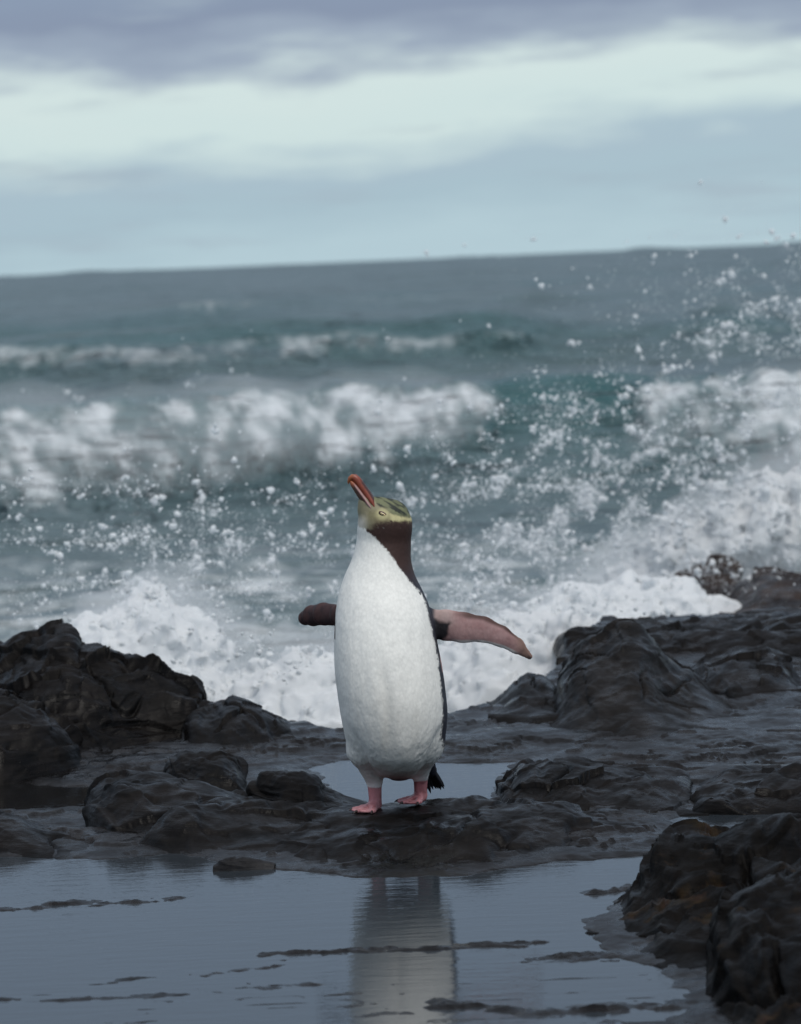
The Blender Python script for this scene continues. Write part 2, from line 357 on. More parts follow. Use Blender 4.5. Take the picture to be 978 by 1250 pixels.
def make_shelf():
    y1 = np.arange(4.6, 8.4, .0095); y2 = np.arange(8.4, 10.8, .015); ys = np.concatenate([y1, y2])
    xs = np.concatenate([np.arange(-3, -1.0, .03), np.arange(-1.0, 1.05, .0056), np.arange(1.05, 3.2, .03)])
    Y, X = np.meshgrid(ys, xs, indexing='ij')
    p = V3(X, Y, 0 * X)
    wob = .05 * fbm(p * 4, 4, 5) + .02 * fbm(p * 16, 3, 6)
    pool = np.minimum(np.minimum(poly_sdf(X, Y, POOL_FRONT), poly_sdf(X, Y, POOL_BACK)), np.minimum(poly_sdf(X, Y, POOL_LEFT), poly_sdf(X, Y, POOL_GULLY)))
    d = pool + wob * .8
    warp = V3(.25 * fbm(p * 1.7, 3, 41), .18 * fbm(p * 2.1 + 5, 3, 42), 0 * X)
    ledge = fbm((p + warp) * np.array([2.0, 3.6, 1]), 5, 7) + .35 * ridged((p + warp) * np.array([3.0, 6.5, 1]), 4, 17); fine = fbm(p * 22, 4, 8)
    up_ = .005 + .012 * (1 - np.exp(-np.maximum(d, 0) / .10)) + .020 * ledge * sstep(0, .25, d) + .004 * fine; up_ = np.where(up_ < .003, .003 + .25 * (up_ - .003), up_)
    pit = np.clip(ridged((p + .5 * warp) * np.array([15, 30, 1]), 3, 27) - .25, 0, 1); up_ = up_ - .009 * pit * sstep(0, .06, d) * sstep(-.3, .2, fbm(p * 3, 2, 28)) + .0012 * fbm(p * 60, 2, 29)
    steps = np.floor(up_ * 55 + .6 * fbm(p * 9, 2, 3)) / 55; up_ = .75 * up_ + .25 * steps
    dn = -.004 - .05 * (1 - np.exp(np.minimum(d, 0) / .12)) + .004 * fine
    z = np.where(d > 0, up_, dn); z = z * sstep(0, .02, np.abs(d)) + .002 * (1 - sstep(0, .02, np.abs(d)))
    # thin reefs that just break the surface of the front pool
    for pts, w, h in (([(-150, 1118), (0, 1112), (80, 1104), (150, 1101), (215, 1096)], .030, .010),
                      ([(330, 1166), (430, 1160), (500, 1162), (600, 1152), (655, 1150)], .030, .010),
                      ([(110, 1201), (240, 1190), (350, 1176)], .016, .006),
                      ([(650, 1172), (740, 1168), (800, 1175)], .035, .010),
                      ([(-100, 1226), (60, 1222), (200, 1214), (300, 1205), (420, 1202)], .03, .006),
                      ([(540, 1228), (620, 1233), (700, 1236), (840, 1226)], .03, .011),
                      ([(725, 1090), (760, 1086), (800, 1080)], .028, .012)):
        q = worldpoly(pts); dd = line_d(X + .02 * fbm(p * 14, 3, 12), Y + .04 * fbm(p * 10, 3, 11), q)
        r = h * np.exp(-(dd / w) ** 2) * np.clip(.78 + 1.4 * fbm(V3(X * 14, Y * 46, 0 * X), 5, 13, gain=.70), -.3, 1.6)
        z = np.where(z < .004, np.maximum(z, -.0040 + r * .85), z)
    film = -.0012 + .0050 * fbm(V3(X * 5 + 3 * fbm(p * 2, 2, 36), Y * 26, 0 * X), 5, 35, gain=.66)
    z = np.where((d < 0) & (Y < 6.0), np.maximum(z, film - .02 * sstep(5.50, 5.80, Y + .10 * fbm(p * 2.2, 2, 37))), z)
    # sea edge of the shelf
    ex = np.interp(X, [-3, -1.1, -.5, -.22, 0, .12, .3, .42, .6, 3], [9.1, 9.0, 8.85, 8.50, 8.55, 8.75, 8.9, 9.6, 10.55, 10.7])
    e = Y - ex - .12 * fbm(V3(X * 4, X * 0, X * 0 + 3), 3, 15)
    rise = .022 * sstep(9.0, 10.0, Y); z = z + rise * sstep(.2, .5, X)
    z = z - 1.1 * sstep(0, .45, e)
    o = mesh_obj('rock_shelf', V3(X, Y, z).reshape(-1, 3), grid_faces(len(ys), len(xs))[:, ::-1], M_SHELF)
    tag(o, 'dark wet flat rock shelf around the tide pools', kind='structure')
make_shelf()

def make_water():
    m, nt, bs = new_mat('pool_water'); g = N(nt, 'ShaderNodeTexCoord').outputs['Object']
    bs.inputs['Base Color'].default_value = (.022, .028, .034, 1); bs.inputs['Roughness'].default_value = .035; bs.inputs['IOR'].default_value = 1.333
    r1 = noise(nt, mapping(nt, g, (9, 34, 1)), 1, 4, .55, .3); r2 = noise(nt, mapping(nt, g, (30, 130, 1)), 1, 3, .6)
    nb = bump(nt, r1, .07, .010); nb = bump(nt, r2, .08, .003, nb); nt.links.new(nb, bs.inputs['Normal'])
    for x0, x1, y0, y1, lab in ((-3, 3, 4.6, 6.95, 'still grey blue tide pool in the foreground reflecting the penguin'),
                        (-3, -.4405, 6.9505, 8.3, 'small dark pool at the left edge below the big boulder'),
                        (-.44, 3, 6.9505, 8.30, 'pale tide pool just behind the penguin legs')):
        x = np.linspace(x0, x1, 61); y = np.linspace(y0, y1, 21); Xg, Yg = np.meshgrid(x, y, indexing='ij')
        if 'dark' in lab: m = m.copy(); m.name = 'reflection_tinted_pool_water'; m.node_tree.nodes['Principled BSDF'].inputs['Base Color'].default_value = (.006, .006, .006, 1)  # same water, the boulder's dark reflection painted into its base colour
        else: m = bpy.data.materials['pool_water']
        o = mesh_obj('tide_pool', V3(Xg, Yg, 0 * Xg).reshape(-1, 3), grid_faces(61, 21), m); tag(o, lab, kind='structure')
make_water()

# ------------------------------------------------------------------ rocks
def smooth_interp(u, a):
    t = np.linspace(0, 1, len(a)); r = np.interp(u, t, a)
    k = max(3, len(u) // 60) | 1; pad = np.concatenate([np.full(k // 2, r[0]), r, np.full(k // 2, r[-1])])
    return np.convolve(pad, np.ones(k) / k, 'valid')
def resample(pts, xs):
    a = np.array(pts, float); return np.stack([np.interp(xs, a[:, 0], a[:, k]) for k in range(1, a.shape[1])], 1)
def rock(label, ridge, base, D, zb=0.0, back=.35, power=.62, amp=.02, seed=1, nu=200, nv=130, mat=None, strata=.010, crack=.012, flat=None, scale=1.0, facet=.55, under=0.0):
    """A boulder: its skyline (pixels at distance D) and the line where its front meets the shelf give size and place;
    front and back slopes are filled in, then bedding, joints and lumps are cut into the surface."""
    xs = np.linspace(ridge[0][0], ridge[-1][0], nu)
    rp = resample(ridge, xs); bp = resample(base, xs)
    Dv = D if np.isscalar(D) else np.interp(xs, [d[0] for d in D], [d[1] for d in D])
    T = PY(xs, rp[:, 0], np.broadcast_to(Dv, xs.shape)); B = PZ(xs, bp[:, 0], zb)
    B[:, 1] = np.minimum(B[:, 1], T[:, 1] - .02)
    for A in (T, B):                         # soften the polyline corners
        for _ in range(2): A[1:-1] = .25 * A[:-2] + .5 * A[1:-1] + .25 * A[2:]
    sf = np.linspace(-.12, 1, int(nv * .62)); sb = np.linspace(0, 1.1, nv - len(sf) + 1)[1:]
    rows = []
    for s in sf:
        c = max(s, 0.0); h = 1 - (1 - c) ** (1 / power) if power < 1 else c ** power
        q = B + (T - B) * s; q[:, 2] = B[:, 2] + (T[:, 2] - B[:, 2]) * h + (min(s, 0) * .45); q[:, 1] += under * max(0, 1 - c / .55) ** 1.3
        rows.append(q)
    for s in sb:
        q = T.copy(); q[:, 1] += back * s; q[:, 2] = T[:, 2] - (T[:, 2] - zb + .06) * (s ** 1.8); rows.append(q)
    P = np.stack(rows, 1)                    # nu, nv, 3
    du = np.gradient(P, axis=0); dv = np.gradient(P, axis=1); n = np.cross(du, dv); n /= np.linalg.norm(n, axis=-1, keepdims=True) + 1e-9
    o3 = np.array([seed * 3.7, seed * 1.3, seed * 2.1])
    hgt = np.clip((P[..., 2] - zb) / max(.05, float(T[:, 2].max() - zb)), 0, 1)
    env = .25 + .75 * sstep(0, .35, hgt)
    q = (P + o3) / scale
    wq = .03 * fbm(q * 3, 3, seed + 50); bed = V3(q[..., 0] * 1.4, q[..., 1] * 1.4, (q[..., 2] + .22 * q[..., 0] - .1 * q[..., 1] + wq) * 17)
    tb = bed[..., 2] * 1.5 + 1.0 * fbm(V3(q[..., 0] * 3, q[..., 1] * 3, q[..., 2] * 2), 2, seed + 8); fr = tb - np.floor(tb); saw = fr ** 1.2 * sstep(1, .86, fr)
    d = amp * fbm(q * 4.5, 3, seed) + .4 * strata * ridged(bed, 3, seed + 9) + 1.9 * strata * saw * sstep(-.5, .3, perlin(V3(q[..., 0] * 3, q[..., 1] * 3, np.floor(tb) * 3.7), seed + 15))
    bl = 2.5 * fbm(q * 3.3, 3, seed + 30) + .5; blocks = np.floor(bl) + sstep(0, .25, bl - np.floor(bl)); d += amp * .30 * blocks
    d[1:-1] = .25 * d[:-2] + .5 * d[1:-1] + .25 * d[2:]; d[:, 1:-1] = .25 * d[:, :-2] + .5 * d[:, 1:-1] + .25 * d[:, 2:]   # no stair teeth
    wf = q + .02 * fbm(q * 5, 2, seed + 60)[..., None]
    d += facet * amp * (1.7 * facets(wf * np.array([5, 5, 9]), seed) + .55 * facets(wf * np.array([14, 14, 26]), seed + 1))
    cw = q + .035 * fbm(q * 5, 2, seed + 4)[..., None]
    j1 = np.abs(perlin(V3(cw[..., 0] * 6 + cw[..., 2] * 2.5, cw[..., 1] * 2, cw[..., 2] * 1.5), seed + 20)); j2 = np.abs(perlin(V3(cw[..., 0] * 1.8, cw[..., 1] * 2.5, cw[..., 2] * 16 + cw[..., 0] * 3), seed + 21))
    d -= crack * (np.exp(-(j1 / .022) ** 2) * sstep(.0, .3, perlin(q * 3.5, seed + 22)) + .8 * np.exp(-(j2 / .035) ** 2) * sstep(-.05, .25, perlin(q * 3.1 + 7, seed + 23)))
    d += .0026 * scale * fbm(q * 36, 4, seed + 40, gain=.6) + .0026 * scale * ridged(V3(q[..., 0] * 7, q[..., 1] * 7, (q[..., 2] + .22 * q[..., 0]) * 75), 2, seed + 70)
    if nu > 400: d[1:-1] = .15 * d[:-2] + .7 * d[1:-1] + .15 * d[2:]; d[:, 1:-1] = .15 * d[:, :-2] + .7 * d[:, 1:-1] + .15 * d[:, 2:]
    P = P + n * (d * env)[..., None]
    if flat is not None: P = flat(P)
    kind = 'rock_ledge' if 'ledge behind' in label else 'stone' if 'stone' in label else 'rock_slab' if 'rock slab' in label else 'boulder'
    o = mesh_obj(kind, P.reshape(-1, 3), grid_faces(nu, nv), mat or M_ROCK)
    return tag(o, label, 'rock', 'wet dark shore rocks', 'thing')

FOOT = PY(483, 990, 7.0)                     # the penguin's place
# soles: (px, py) of heel and distance
HEELS = [(458, 987, 6.99), (514, 980, 7.03)]
HP = [PY(*h) for h in HEELS]
def stand(P):
    for hp, (dx, dy) in zip(HP, ((-.035, -.045), (-.03, -.045))):
        r = np.hypot((P[..., 0] - hp[0] - dx * .6) / 1.0, (P[..., 1] - hp[1] - dy * .6) / 1.15)
        w = sstep(.11, .055, r); up = w * (P[..., 2] > hp[2] - .12)
        P[..., 2] = P[..., 2] * (1 - up) + (hp[2] - .001 + .0022 * fbm(P * 40, 3, 77)) * up
    return P

rock('largest boulder outcrop on the left with a stepped sloping top against the white splash',
     [(-260, 840), (-120, 820), (0, 802), (25, 788), (62, 776), (82, 777), (92, 790), (132, 799), (170, 820), (205, 835), (228, 846), (237, 858), (238, 876), (241, 900)],
     [(-260, 955), (-60, 946), (0, 940), (100, 922), (180, 908), (232, 902), (241, 902)], [(-260, 8.7), (0, 8.8), (241, 8.62)], .005, .4, .72, .022, 3, 280, 180, crack=.026, facet=.75, strata=.013)
rock('low rounded lobe in front of the big left boulder at the left edge',
     [(-260, 858), (-40, 858), (0, 860), (38, 868), (66, 884), (88, 905), (104, 935)],
     [(-260, 958), (0, 956), (60, 946), (104, 937)], 8.15, .005, .35, .6, .016, 4, 130, 90, crack=.016)
rock('low humped rock between the big left boulder and the penguin',
     [(222, 892), (240, 869), (262, 868), (285, 862), (300, 864), (332, 873), (352, 884), (372, 895), (392, 902), (430, 904)],
     [(222, 918), (280, 920), (330, 912), (380, 908), (430, 906)], 8.55, .005, .28, .6, .014, 5, 170, 90)
rock('long low rock slab that the penguin stands on',
     [(98, 1012), (108, 985), (118, 962), (150, 946), (200, 946), (240, 955), (300, 974), (350, 984), (420, 990), (470, 986), (530, 979), (590, 976), (640, 982), (700, 998), (760, 1008), (820, 1016), (880, 1022), (910, 1030)],
     [(98, 1020), (140, 1034), (200, 1046), (260, 1050), (340, 1056), (430, 1068), (560, 1069), (700, 1051), (800, 1043), (880, 1034), (910, 1031)],
     [(98, 7.35), (200, 7.38), (310, 7.2), (420, 7.06), (560, 7.06), (700, 6.95), (910, 6.75)], -.006, .22, .50, .015, 6, 420, 170, strata=.007, flat=stand)
rock('small rounded dark boulder behind the left end of the slab',
     [(203, 962), (208, 938), (222, 923), (246, 918), (270, 919), (286, 928), (295, 945), (301, 964)],
     [(203, 966), (250, 972), (301, 968)], 7.62, .02, .16, .5, .010, 8, 110, 80)
rock('hollowed rock just left of the penguin feet',
     [(306, 970), (322, 950), (345, 944), (368, 944), (384, 950), (394, 964), (420, 972), (446, 979), (458, 986)],
     [(306, 984), (350, 992), (400, 993), (458, 989)], 7.28, .02, .14, .55, .012, 9, 130, 80, crack=.02)
rock('broad low rock slab right of the back pool',
     [(590, 988), (606, 968), (618, 950), (640, 937), (678, 931), (740, 936), (800, 941), (838, 950), (862, 968), (868, 985)],
     [(590, 990), (650, 998), (720, 1002), (800, 1002), (868, 1000)], 7.45, .0, .3, .50, .013, 10, 220, 120, under=.05)
rock('undercut rock slab at the right edge behind the dark gap',
     [(816, 1000), (832, 982), (860, 964), (905, 951), (978, 947), (1100, 940), (1240, 940)],
     [(816, 1004), (860, 1012), (978, 1014), (1240, 1014)], 7.28, -.01, .3, .40, .012, 11, 150, 120, under=.12)
rock('pointed cone shaped rock on the right with a vertical crack',
     [(648, 888), (664, 872), (682, 846), (698, 812), (712, 792), (726, 782), (742, 774), (756, 762), (770, 759), (782, 766), (796, 786), (814, 808), (840, 830), (880, 851), (930, 868), (985, 884), (1080, 890)],
     [(648, 892), (700, 897), (800, 905), (900, 908), (985, 908), (1080, 908)], 8.75, .012, .4, .95, .020, 12, 240, 150, crack=.024, strata=.004, facet=.25, mat=M_CONE)
rock('small dark knob of rock left of the cone rock against the foam',
     [(596, 868), (608, 856), (624, 840), (640, 832), (660, 830), (676, 836), (690, 850), (700, 868)],
     [(596, 872), (650, 876), (700, 872)], 9.0, .03, .2, .5, .012, 13, 110, 70)
rock('long dark ledge behind the cone rock on the right',
     [(682, 808), (688, 788), (700, 779), (740, 775), (840, 770), (978, 762), (1120, 758), (1300, 756)],
     [(682, 808), (720, 806), (978, 806), (1300, 800)], 9.95, .03, .7, .4, .018, 14, 220, 90, under=.08)
rock('rounded dark boulder right of the cone rock at the right edge',
     [(822, 836), (842, 822), (866, 807), (905, 796), (940, 797), (962, 808), (976, 826), (1000, 838)],
     [(822, 838), (900, 850), (1000, 842)], 9.2, .03, .3, .5, .016, 15, 140, 80, under=.05)
rock('blurred brown rock half covered by white water',
     [(812, 724), (830, 706), (856, 694), (880, 688), (896, 698), (908, 716), (916, 730)],
     [(812, 732), (860, 738), (916, 734)], 13.2, -.12, .5, .5, .03, 16, 110, 80, mat=M_FARROCK, scale=1.6)
rock('farthest brown rock at the right edge behind the white water',
     [(878, 748), (896, 734), (912, 718), (932, 706), (950, 702), (978, 704), (1080, 698), (1300, 690)],
     [(878, 748), (930, 752), (978, 756), (1300, 760)], 12.4, -.06, .6, .5, .028, 17, 150, 90, mat=M_FARROCK, scale=1.6)
rock('weed patched boulder in the right foreground corner behind the nearest lobe',
     [(716, 1138), (730, 1124), (764, 1104), (792, 1078), (812, 1052), (830, 1036), (846, 1028), (874, 1030), (905, 1022), (950, 1016), (985, 1012), (1120, 1000), (1300, 1000)],
     [(716, 1142), (770, 1172), (830, 1192), (880, 1200), (985, 1220), (1300, 1230)], [(716, 6.0), (846, 6.15), (985, 6.1), (1300, 6.1)], -.004, .35, 1.2, .016, 18, 230, 150, mat=M_ROCK2, crack=.024, facet=.65, strata=.012)
rock('nearest smooth boulder lobe in the bottom right corner',
     [(820, 1236), (850, 1204), (872, 1166), (886, 1124), (908, 1088), (946, 1070), (985, 1064), (1120, 1050), (1300, 1050)],
     [(820, 1238), (860, 1250), (930, 1280), (985, 1300), (1300, 1320)], [(820, 5.5), (1300, 5.65)], -.004, .35, .8, .014, 19, 180, 130, mat=M_ROCK2, crack=.024, facet=.65, strata=.010)
rock('low ragged rock at the left edge of the front pool',
     [(-260, 985), (-60, 992), (0, 998), (30, 1006), (56, 1018), (100, 1024), (140, 1034), (190, 1040), (222, 1043)],
     [(-260, 1046), (0, 1046), (74, 1054), (150, 1048), (222, 1044)], [(-260, 7.15), (0, 7.08), (222, 6.9)], -.004, .22, .5, .007, 20, 180, 80, strata=.007)
rock('flat pale stone lying in the pool below the slab',
     [(262, 1057), (276, 1051), (298, 1048), (318, 1050), (336, 1054)], [(262, 1058), (298, 1063), (334, 1055)], 6.63, -.004, .05, .5, .003, 21, 60, 40, mat=M_STONE, strata=.002, crack=.002)

# ------------------------------------------------------------------ penguin
S = FPX / 7.0
def make_penguin():
    root = bpy.data.objects.new('penguin', None); COL.objects.link(root)
    root.location = FOOT; root.rotation_euler = (0, ROLL, 0); root.empty_display_size = .1
    tag(root, 'penguin with yellow eye band and red beak standing with flippers spread, head tilted up', 'penguin')
    X_ = lambda px: (px - 483) / S
    Z_ = lambda py: (990 - py) / S
    h = .0027
    lo = np.array([X_(345), -.20, -.03]); hi = np.array([X_(668), .23, Z_(592)])
    n = np.ceil((hi - lo) / h).astype(int)
    ax = [lo[k] + h * np.arange(n[k]) for k in range(3)]
    X, Y, Z = [a.astype(np.float32) for a in np.meshgrid(*ax, indexing='ij')]
    def smin(a, b, k):
        t = np.clip(.5 + .5 * (b - a) / k, 0, 1); return b + (a - b) * t - k * t * (1 - t)
    # torso and neck: py, left, right, depth radius, depth centre (pixels)
    TR = np.array([(612, 462, 480, 10, 6), (622, 448, 494, 22, 7), (640, 438, 501, 27, 8), (660, 434.5, 502, 30, 9), (680, 429, 502, 36, 9), (700, 420.5, 507, 44, 7), (720, 413.5, 517, 53, 3), (740, 410, 525, 60, -2),
                   (770, 408, 532, 67, -9), (810, 408.5, 540, 73, -16), (850, 413.5, 545, 76, -20), (880, 418.5, 544.5, 74, -20), (905, 428.5, 538, 69, -18), (925, 441, 528, 60, -13), (938, 456, 515, 47, -4), (947, 468, 505, 30, 7), (953, 480, 495, 9, 16)], float)
    tz = ((990 - TR[:, 0]) / S)[::-1]
    def tcol(a):                                        # smooth curve through the rows
        v = a[::-1]; m_ = np.gradient(v, tz); zz = np.linspace(tz[0], tz[-1], 500); i = np.clip(np.searchsorted(tz, zz) - 1, 0, len(tz) - 2)
        hh = tz[i + 1] - tz[i]; t = (zz - tz[i]) / hh
        r = (2*t**3 - 3*t**2 + 1) * v[i] + (t**3 - 2*t**2 + t) * hh * m_[i] + (3*t**2 - 2*t**3) * v[i + 1] + (t**3 - t**2) * hh * m_[i + 1]
        kk = np.hanning(25); kk /= kk.sum(); r = np.convolve(np.pad(r, 12, mode='edge'), kk, 'valid'); return lambda z_: np.interp(z_, zz, r)
    fcx = tcol(X_((TR[:, 1] + TR[:, 2]) / 2)); frx = tcol((TR[:, 2] - TR[:, 1]) / 2 / S); fry = tcol(TR[:, 3] / S); fcy = tcol(TR[:, 4] / S)
    zl = ax[2]
    cx, rx, ry, cy = [f(zl)[None, None, :].astype(np.float32) for f in (fcx, frx, fry, fcy)]
    F = (np.sqrt(((X - cx) / rx) ** 2 + ((Y - cy) / ry) ** 2) - 1) * np.minimum(rx, ry)
    F = np.maximum(F, np.maximum(Z - tz[-1], tz[0] - Z)).astype(np.float32)
    class Box:                                          # only the cells near a primitive are touched
        def __init__(self, lo_, hi_):
            i0 = np.clip(np.floor((np.asarray(lo_) - lo) / h).astype(int), 0, n); i1 = np.clip(np.ceil((np.asarray(hi_) - lo) / h).astype(int) + 1, 0, n)
            self.s = tuple(slice(a, b) for a, b in zip(i0, i1)); self.x, self.y, self.z = X[self.s], Y[self.s], Z[self.s]
    def pt(a): return np.array([X_(a[0]), a[2] / S, Z_(a[1])])
    def cone_b(bx, A, Bv, ra, rb, sy=1.0):
        d = Bv - A; L2 = d @ d; t = np.clip(((bx.x - A[0]) * d[0] + (bx.y - A[1]) * d[1] + (bx.z - A[2]) * d[2]) / L2, 0, 1)
        return (np.sqrt((bx.x - A[0] - t * d[0]) ** 2 + ((bx.y - A[1] - t * d[1]) * sy) ** 2 + (bx.z - A[2] - t * d[2]) ** 2) - (ra + (rb - ra) * t)).astype(np.float32)
    def around(pts, m_): p_ = np.array(pts); return Box(p_.min(0) - m_, p_.max(0) + m_)
    def cone(bx, a, b, ra, rb, sy=1.0): return cone_b(bx, pt(a), pt(b), ra / S, rb / S, sy)
    def ell(bx, c, r):
        q = np.sqrt(((bx.x - X_(c[0])) / (r[0] / S)) ** 2 + ((bx.y - c[2] / S) / (r[1] / S)) ** 2 + ((bx.z - Z_(c[1])) / (r[2] / S)) ** 2)
        return ((q - 1) * min(r) / S).astype(np.float32)
    def add(bx, G, k): F[bx.s] = smin(F[bx.s], G, k)
    # head: skull, cheeks, brow and the taper to the beak
    bx = around([pt((471, 633, 4)), pt((447, 607, 0))], .085)
    H = ell(bx, (470.5, 634, 4), (31.5, 27, 28)); H = smin(H, cone(bx, (466, 628, 3), (447.5, 609, -2), 22, 10.5, 1.1), .012)
    H = smin(H, cone(bx, (482, 622, 4), (463, 613, 1), 13.5, 9, .9), .012)
    H = smin(H, cone(bx, (453, 634, 2), (445, 619, 0), 13, 8.5, 1.0), .010)
    add(bx, H, .014)
    # thighs, tail root
    for a, b, ra, rb, k in (((449, 868, -30), (442.5, 912, -27), 20, 16, .026), ((442.5, 912, -27), (457, 951, -4), 16, 10.2, .016), ((518, 864, -26), (521.5, 906, -20), 20, 16.5, .026), ((521.5, 906, -20), (513.5, 945, 6), 16.5, 10, .02), ((505, 912, 40), (527, 952, 78), 24, 8, .02)):
        bx = around([pt(a), pt(b)], .07); add(bx, cone(bx, a, b, ra, rb), k)
    # legs and feet
    for (hx, hy, hd), (kx, ky, kd) in zip(HEELS, ((457, 948, -4), (513.5, 942, 6))):
        hd_ = (hd - 7.0) * S; r = 8.8; hp = np.array([X_(hx), hd_ / S, Z_(hy)])
        bx = Box(hp + [-.11, -.13, -.03], hp + [.07, .06, .11])
        add(bx, cone(bx, (kx, ky, kd), (hx, hy - 7, hd_), r, r * .9), .006)
        G = cone(bx, (hx, hy - 5.5, hd_), (hx - 6, hy - 3.8, hd_ - 12), 7.4, 5.2)
        for ang, ln in ((-58, .050), (-33, .066), (-6, .058)):
            dx, dy = math.sin(math.radians(ang)) * ln, -math.cos(math.radians(ang)) * ln
            a = hp + np.array([dx * .12, dy * .12, .0075]); mid = hp + np.array([dx * .60, dy * .60, .0062]); e = hp + np.array([dx, dy, .0050])
            G = smin(G, cone_b(bx, a, mid, .0080, .0058), .005); G = smin(G, cone_b(bx, mid, e, .0058, .0046), .003)
        for an in (-46, -20):                            # webs
            dx, dy = math.sin(math.radians(an)) * .042, -math.cos(math.radians(an)) * .042
            a = hp + np.array([0, 0, .0042]); e = hp + np.array([dx, dy, .0034])
            d = e - a; t = np.clip(((bx.x - a[0]) * d[0] + (bx.y - a[1]) * d[1]) / (d[0] ** 2 + d[1] ** 2), 0, 1)
            r2 = np.sqrt((bx.x - a[0] - t * d[0]) ** 2 + (bx.y - a[1] - t * d[1]) ** 2) - (.006 + .012 * t); G = smin(G, np.maximum(r2, np.abs(bx.z - a[2] - t * (e[2] - a[2])) - .0028).astype(np.float32), .003)
        add(bx, G, .005)
    # flippers
    def chain(bx, pts, sy, k=.006):
        G = None
        for a, b in zip(pts[:-1], pts[1:]):
            c = cone(bx, a[:3], b[:3], a[3], b[3], sy); G = c if G is None else smin(G, c, k)
        return G / 1.6
    FR = [(506, 748, 22, 12), (528, 757, 14, 15.5), (545, 761, 10, 19), (566, 763.5, 6, 18.8), (590, 765.5, 4, 15.8), (612, 774, 4, 13.0), (632, 786.5, 7, 9.8), (648, 800, 11, 4.5)]
    FL = [(438, 752, 24, 12), (415, 752.5, 44, 13.5), (394, 753, 66, 14), (379, 757, 84, 13), (370, 761, 96, 9.5)]
    for ch, sy in ((FR, 3.1), (FL, 2.2)):
        bx = around([pt(q) for q in ch], .06); add(bx, chain(bx, ch, sy), .012)
    V, Q = surface_nets(F, lo, h)
    for _ in range(2):                                   # relax the grid stepping
        e = np.concatenate([Q[:, [0, 1]], Q[:, [1, 2]], Q[:, [2, 3]], Q[:, [3, 0]]]); acc = np.zeros_like(V); cn = np.zeros(len(V))
        np.add.at(acc, e[:, 0], V[e[:, 1]]); np.add.at(cn, e[:, 0], 1); np.add.at(acc, e[:, 1], V[e[:, 0]]); np.add.at(cn, e[:, 1], 1)
        V = V + .5 * (acc / cn[:, None] - V)
    # soft feather relief and creases
    fnm = np.cross(V[Q[:, 2]] - V[Q[:, 0]], V[Q[:, 3]] - V[Q[:, 1]]); vn = np.zeros_like(V)
    for k in range(4): np.add.at(vn, Q[:, k], fnm)
    vn /= np.linalg.norm(vn, axis=1, keepdims=True) + 1e-12
    chest = sstep(Z_(665), Z_(720), V[:, 2]) * sstep(Z_(952), Z_(930), V[:, 2]) * sstep(X_(545), X_(535), V[:, 0]) * sstep(X_(405), X_(412), V[:, 0])
    rel = .0012 * fbm(V * np.array([30, 30, 8]), 2, 91) + .00045 * fbm(V * np.array([110, 110, 45]), 3, 92)
    keel = -.0035 * np.exp(-((V[:, 0] - X_(462) - .02 * np.sin(V[:, 2] * 9)) / .012) ** 2) * sstep(Z_(770), Z_(830), V[:, 2]) * sstep(Z_(930), Z_(880), V[:, 2]) * (V[:, 1] < 0)
    zp = 990 - V[:, 2] * S; xp = V[:, 0] * S + 483; cre = 0
    for xc in (np.interp(zp, [862, 900, 930, 948], [420, 438, 452, 463]), np.interp(zp, [858, 900, 930, 945], [547, 529, 518, 508])):
        cre = cre + np.exp(-((xp - xc) / 4.5) ** 2)
    cre = -.0045 * cre * sstep(868, 895, zp) * sstep(950, 935, zp) * (V[:, 1] < .01); tuft = .0011 * fbm(V * np.array([150, 150, 70]), 3, 95) * sstep(880, 905, zp) * (np.abs(xp - 483) > 24)
    V = V + vn * ((rel + keel) * chest + cre + tuft)[:, None]
    px = V[:, 0] * S + 483; py = 990 - V[:, 2] * S; yd = V[:, 1]
    # ---- plumage colours by region
    def lin(r, g, b): return np.array([((c / 255) / 12.92 if c < 10 else ((c / 255 + .055) / 1.055) ** 2.4) for c in (r, g, b)])
    C = np.tile(lin(224, 224, 219), (len(V), 1))
    fz = fbm(V * 60, 3, 5); fs = fbm(V * np.array([260, 260, 120]), 2, 6); tatter = 2.0 * fbm(V * 300, 2, 8) + 1.4 * fz
    def lay(C, col, w): return C * (1 - w[:, None]) + np.asarray(col) * w[:, None]
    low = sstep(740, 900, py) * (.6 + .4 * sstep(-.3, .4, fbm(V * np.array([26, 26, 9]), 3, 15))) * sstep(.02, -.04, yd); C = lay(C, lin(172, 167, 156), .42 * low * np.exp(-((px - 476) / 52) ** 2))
    cxv, rxv, ryv, cyv = fcx(V[:, 2]), frx(V[:, 2]), fry(V[:, 2]), fcy(V[:, 2])
    th = np.degrees(np.arctan2((V[:, 0] - cxv) / rxv, -(V[:, 1] - cyv) / ryv))
    DK = lin(40, 42, 52); BR = lin(58, 40, 36)
    # neck and body: dark back; boundary given as pixel column on the near side
    bx = np.interp(py, [636, 641, 650, 660, 668, 676, 690, 703, 715, 728, 745, 770, 800, 830, 865, 900, 930, 960], [440, 447, 458, 467, 474, 481, 489, 500, 511, 518, 523, 529, 534.5, 538.5, 540.5, 538, 530, 515]) + tatter
    thr = np.degrees(np.arcsin(np.clip((bx - 483) / S / rxv - cxv / rxv, -1, 1)))
    body = py > 640
    dkw = sstep(-2.5, 2.5, th - thr) * (th > -40)
    left_lim = np.interp(py, [640, 690, 740, 960], [-179, -160, -128, -122])
    dkw = np.maximum(dkw, sstep(3, -3, th - left_lim - 3 * fz)) * body
    legs = py > 905; dkw = np.where(legs & (yd < .035), dkw * sstep(930, 905, py), dkw)
    neckcol = lay(np.tile(DK, (len(V), 1)), BR, sstep(720, 680, py)); C = C * (1 - dkw[:, None]) + neckcol * dkw[:, None]
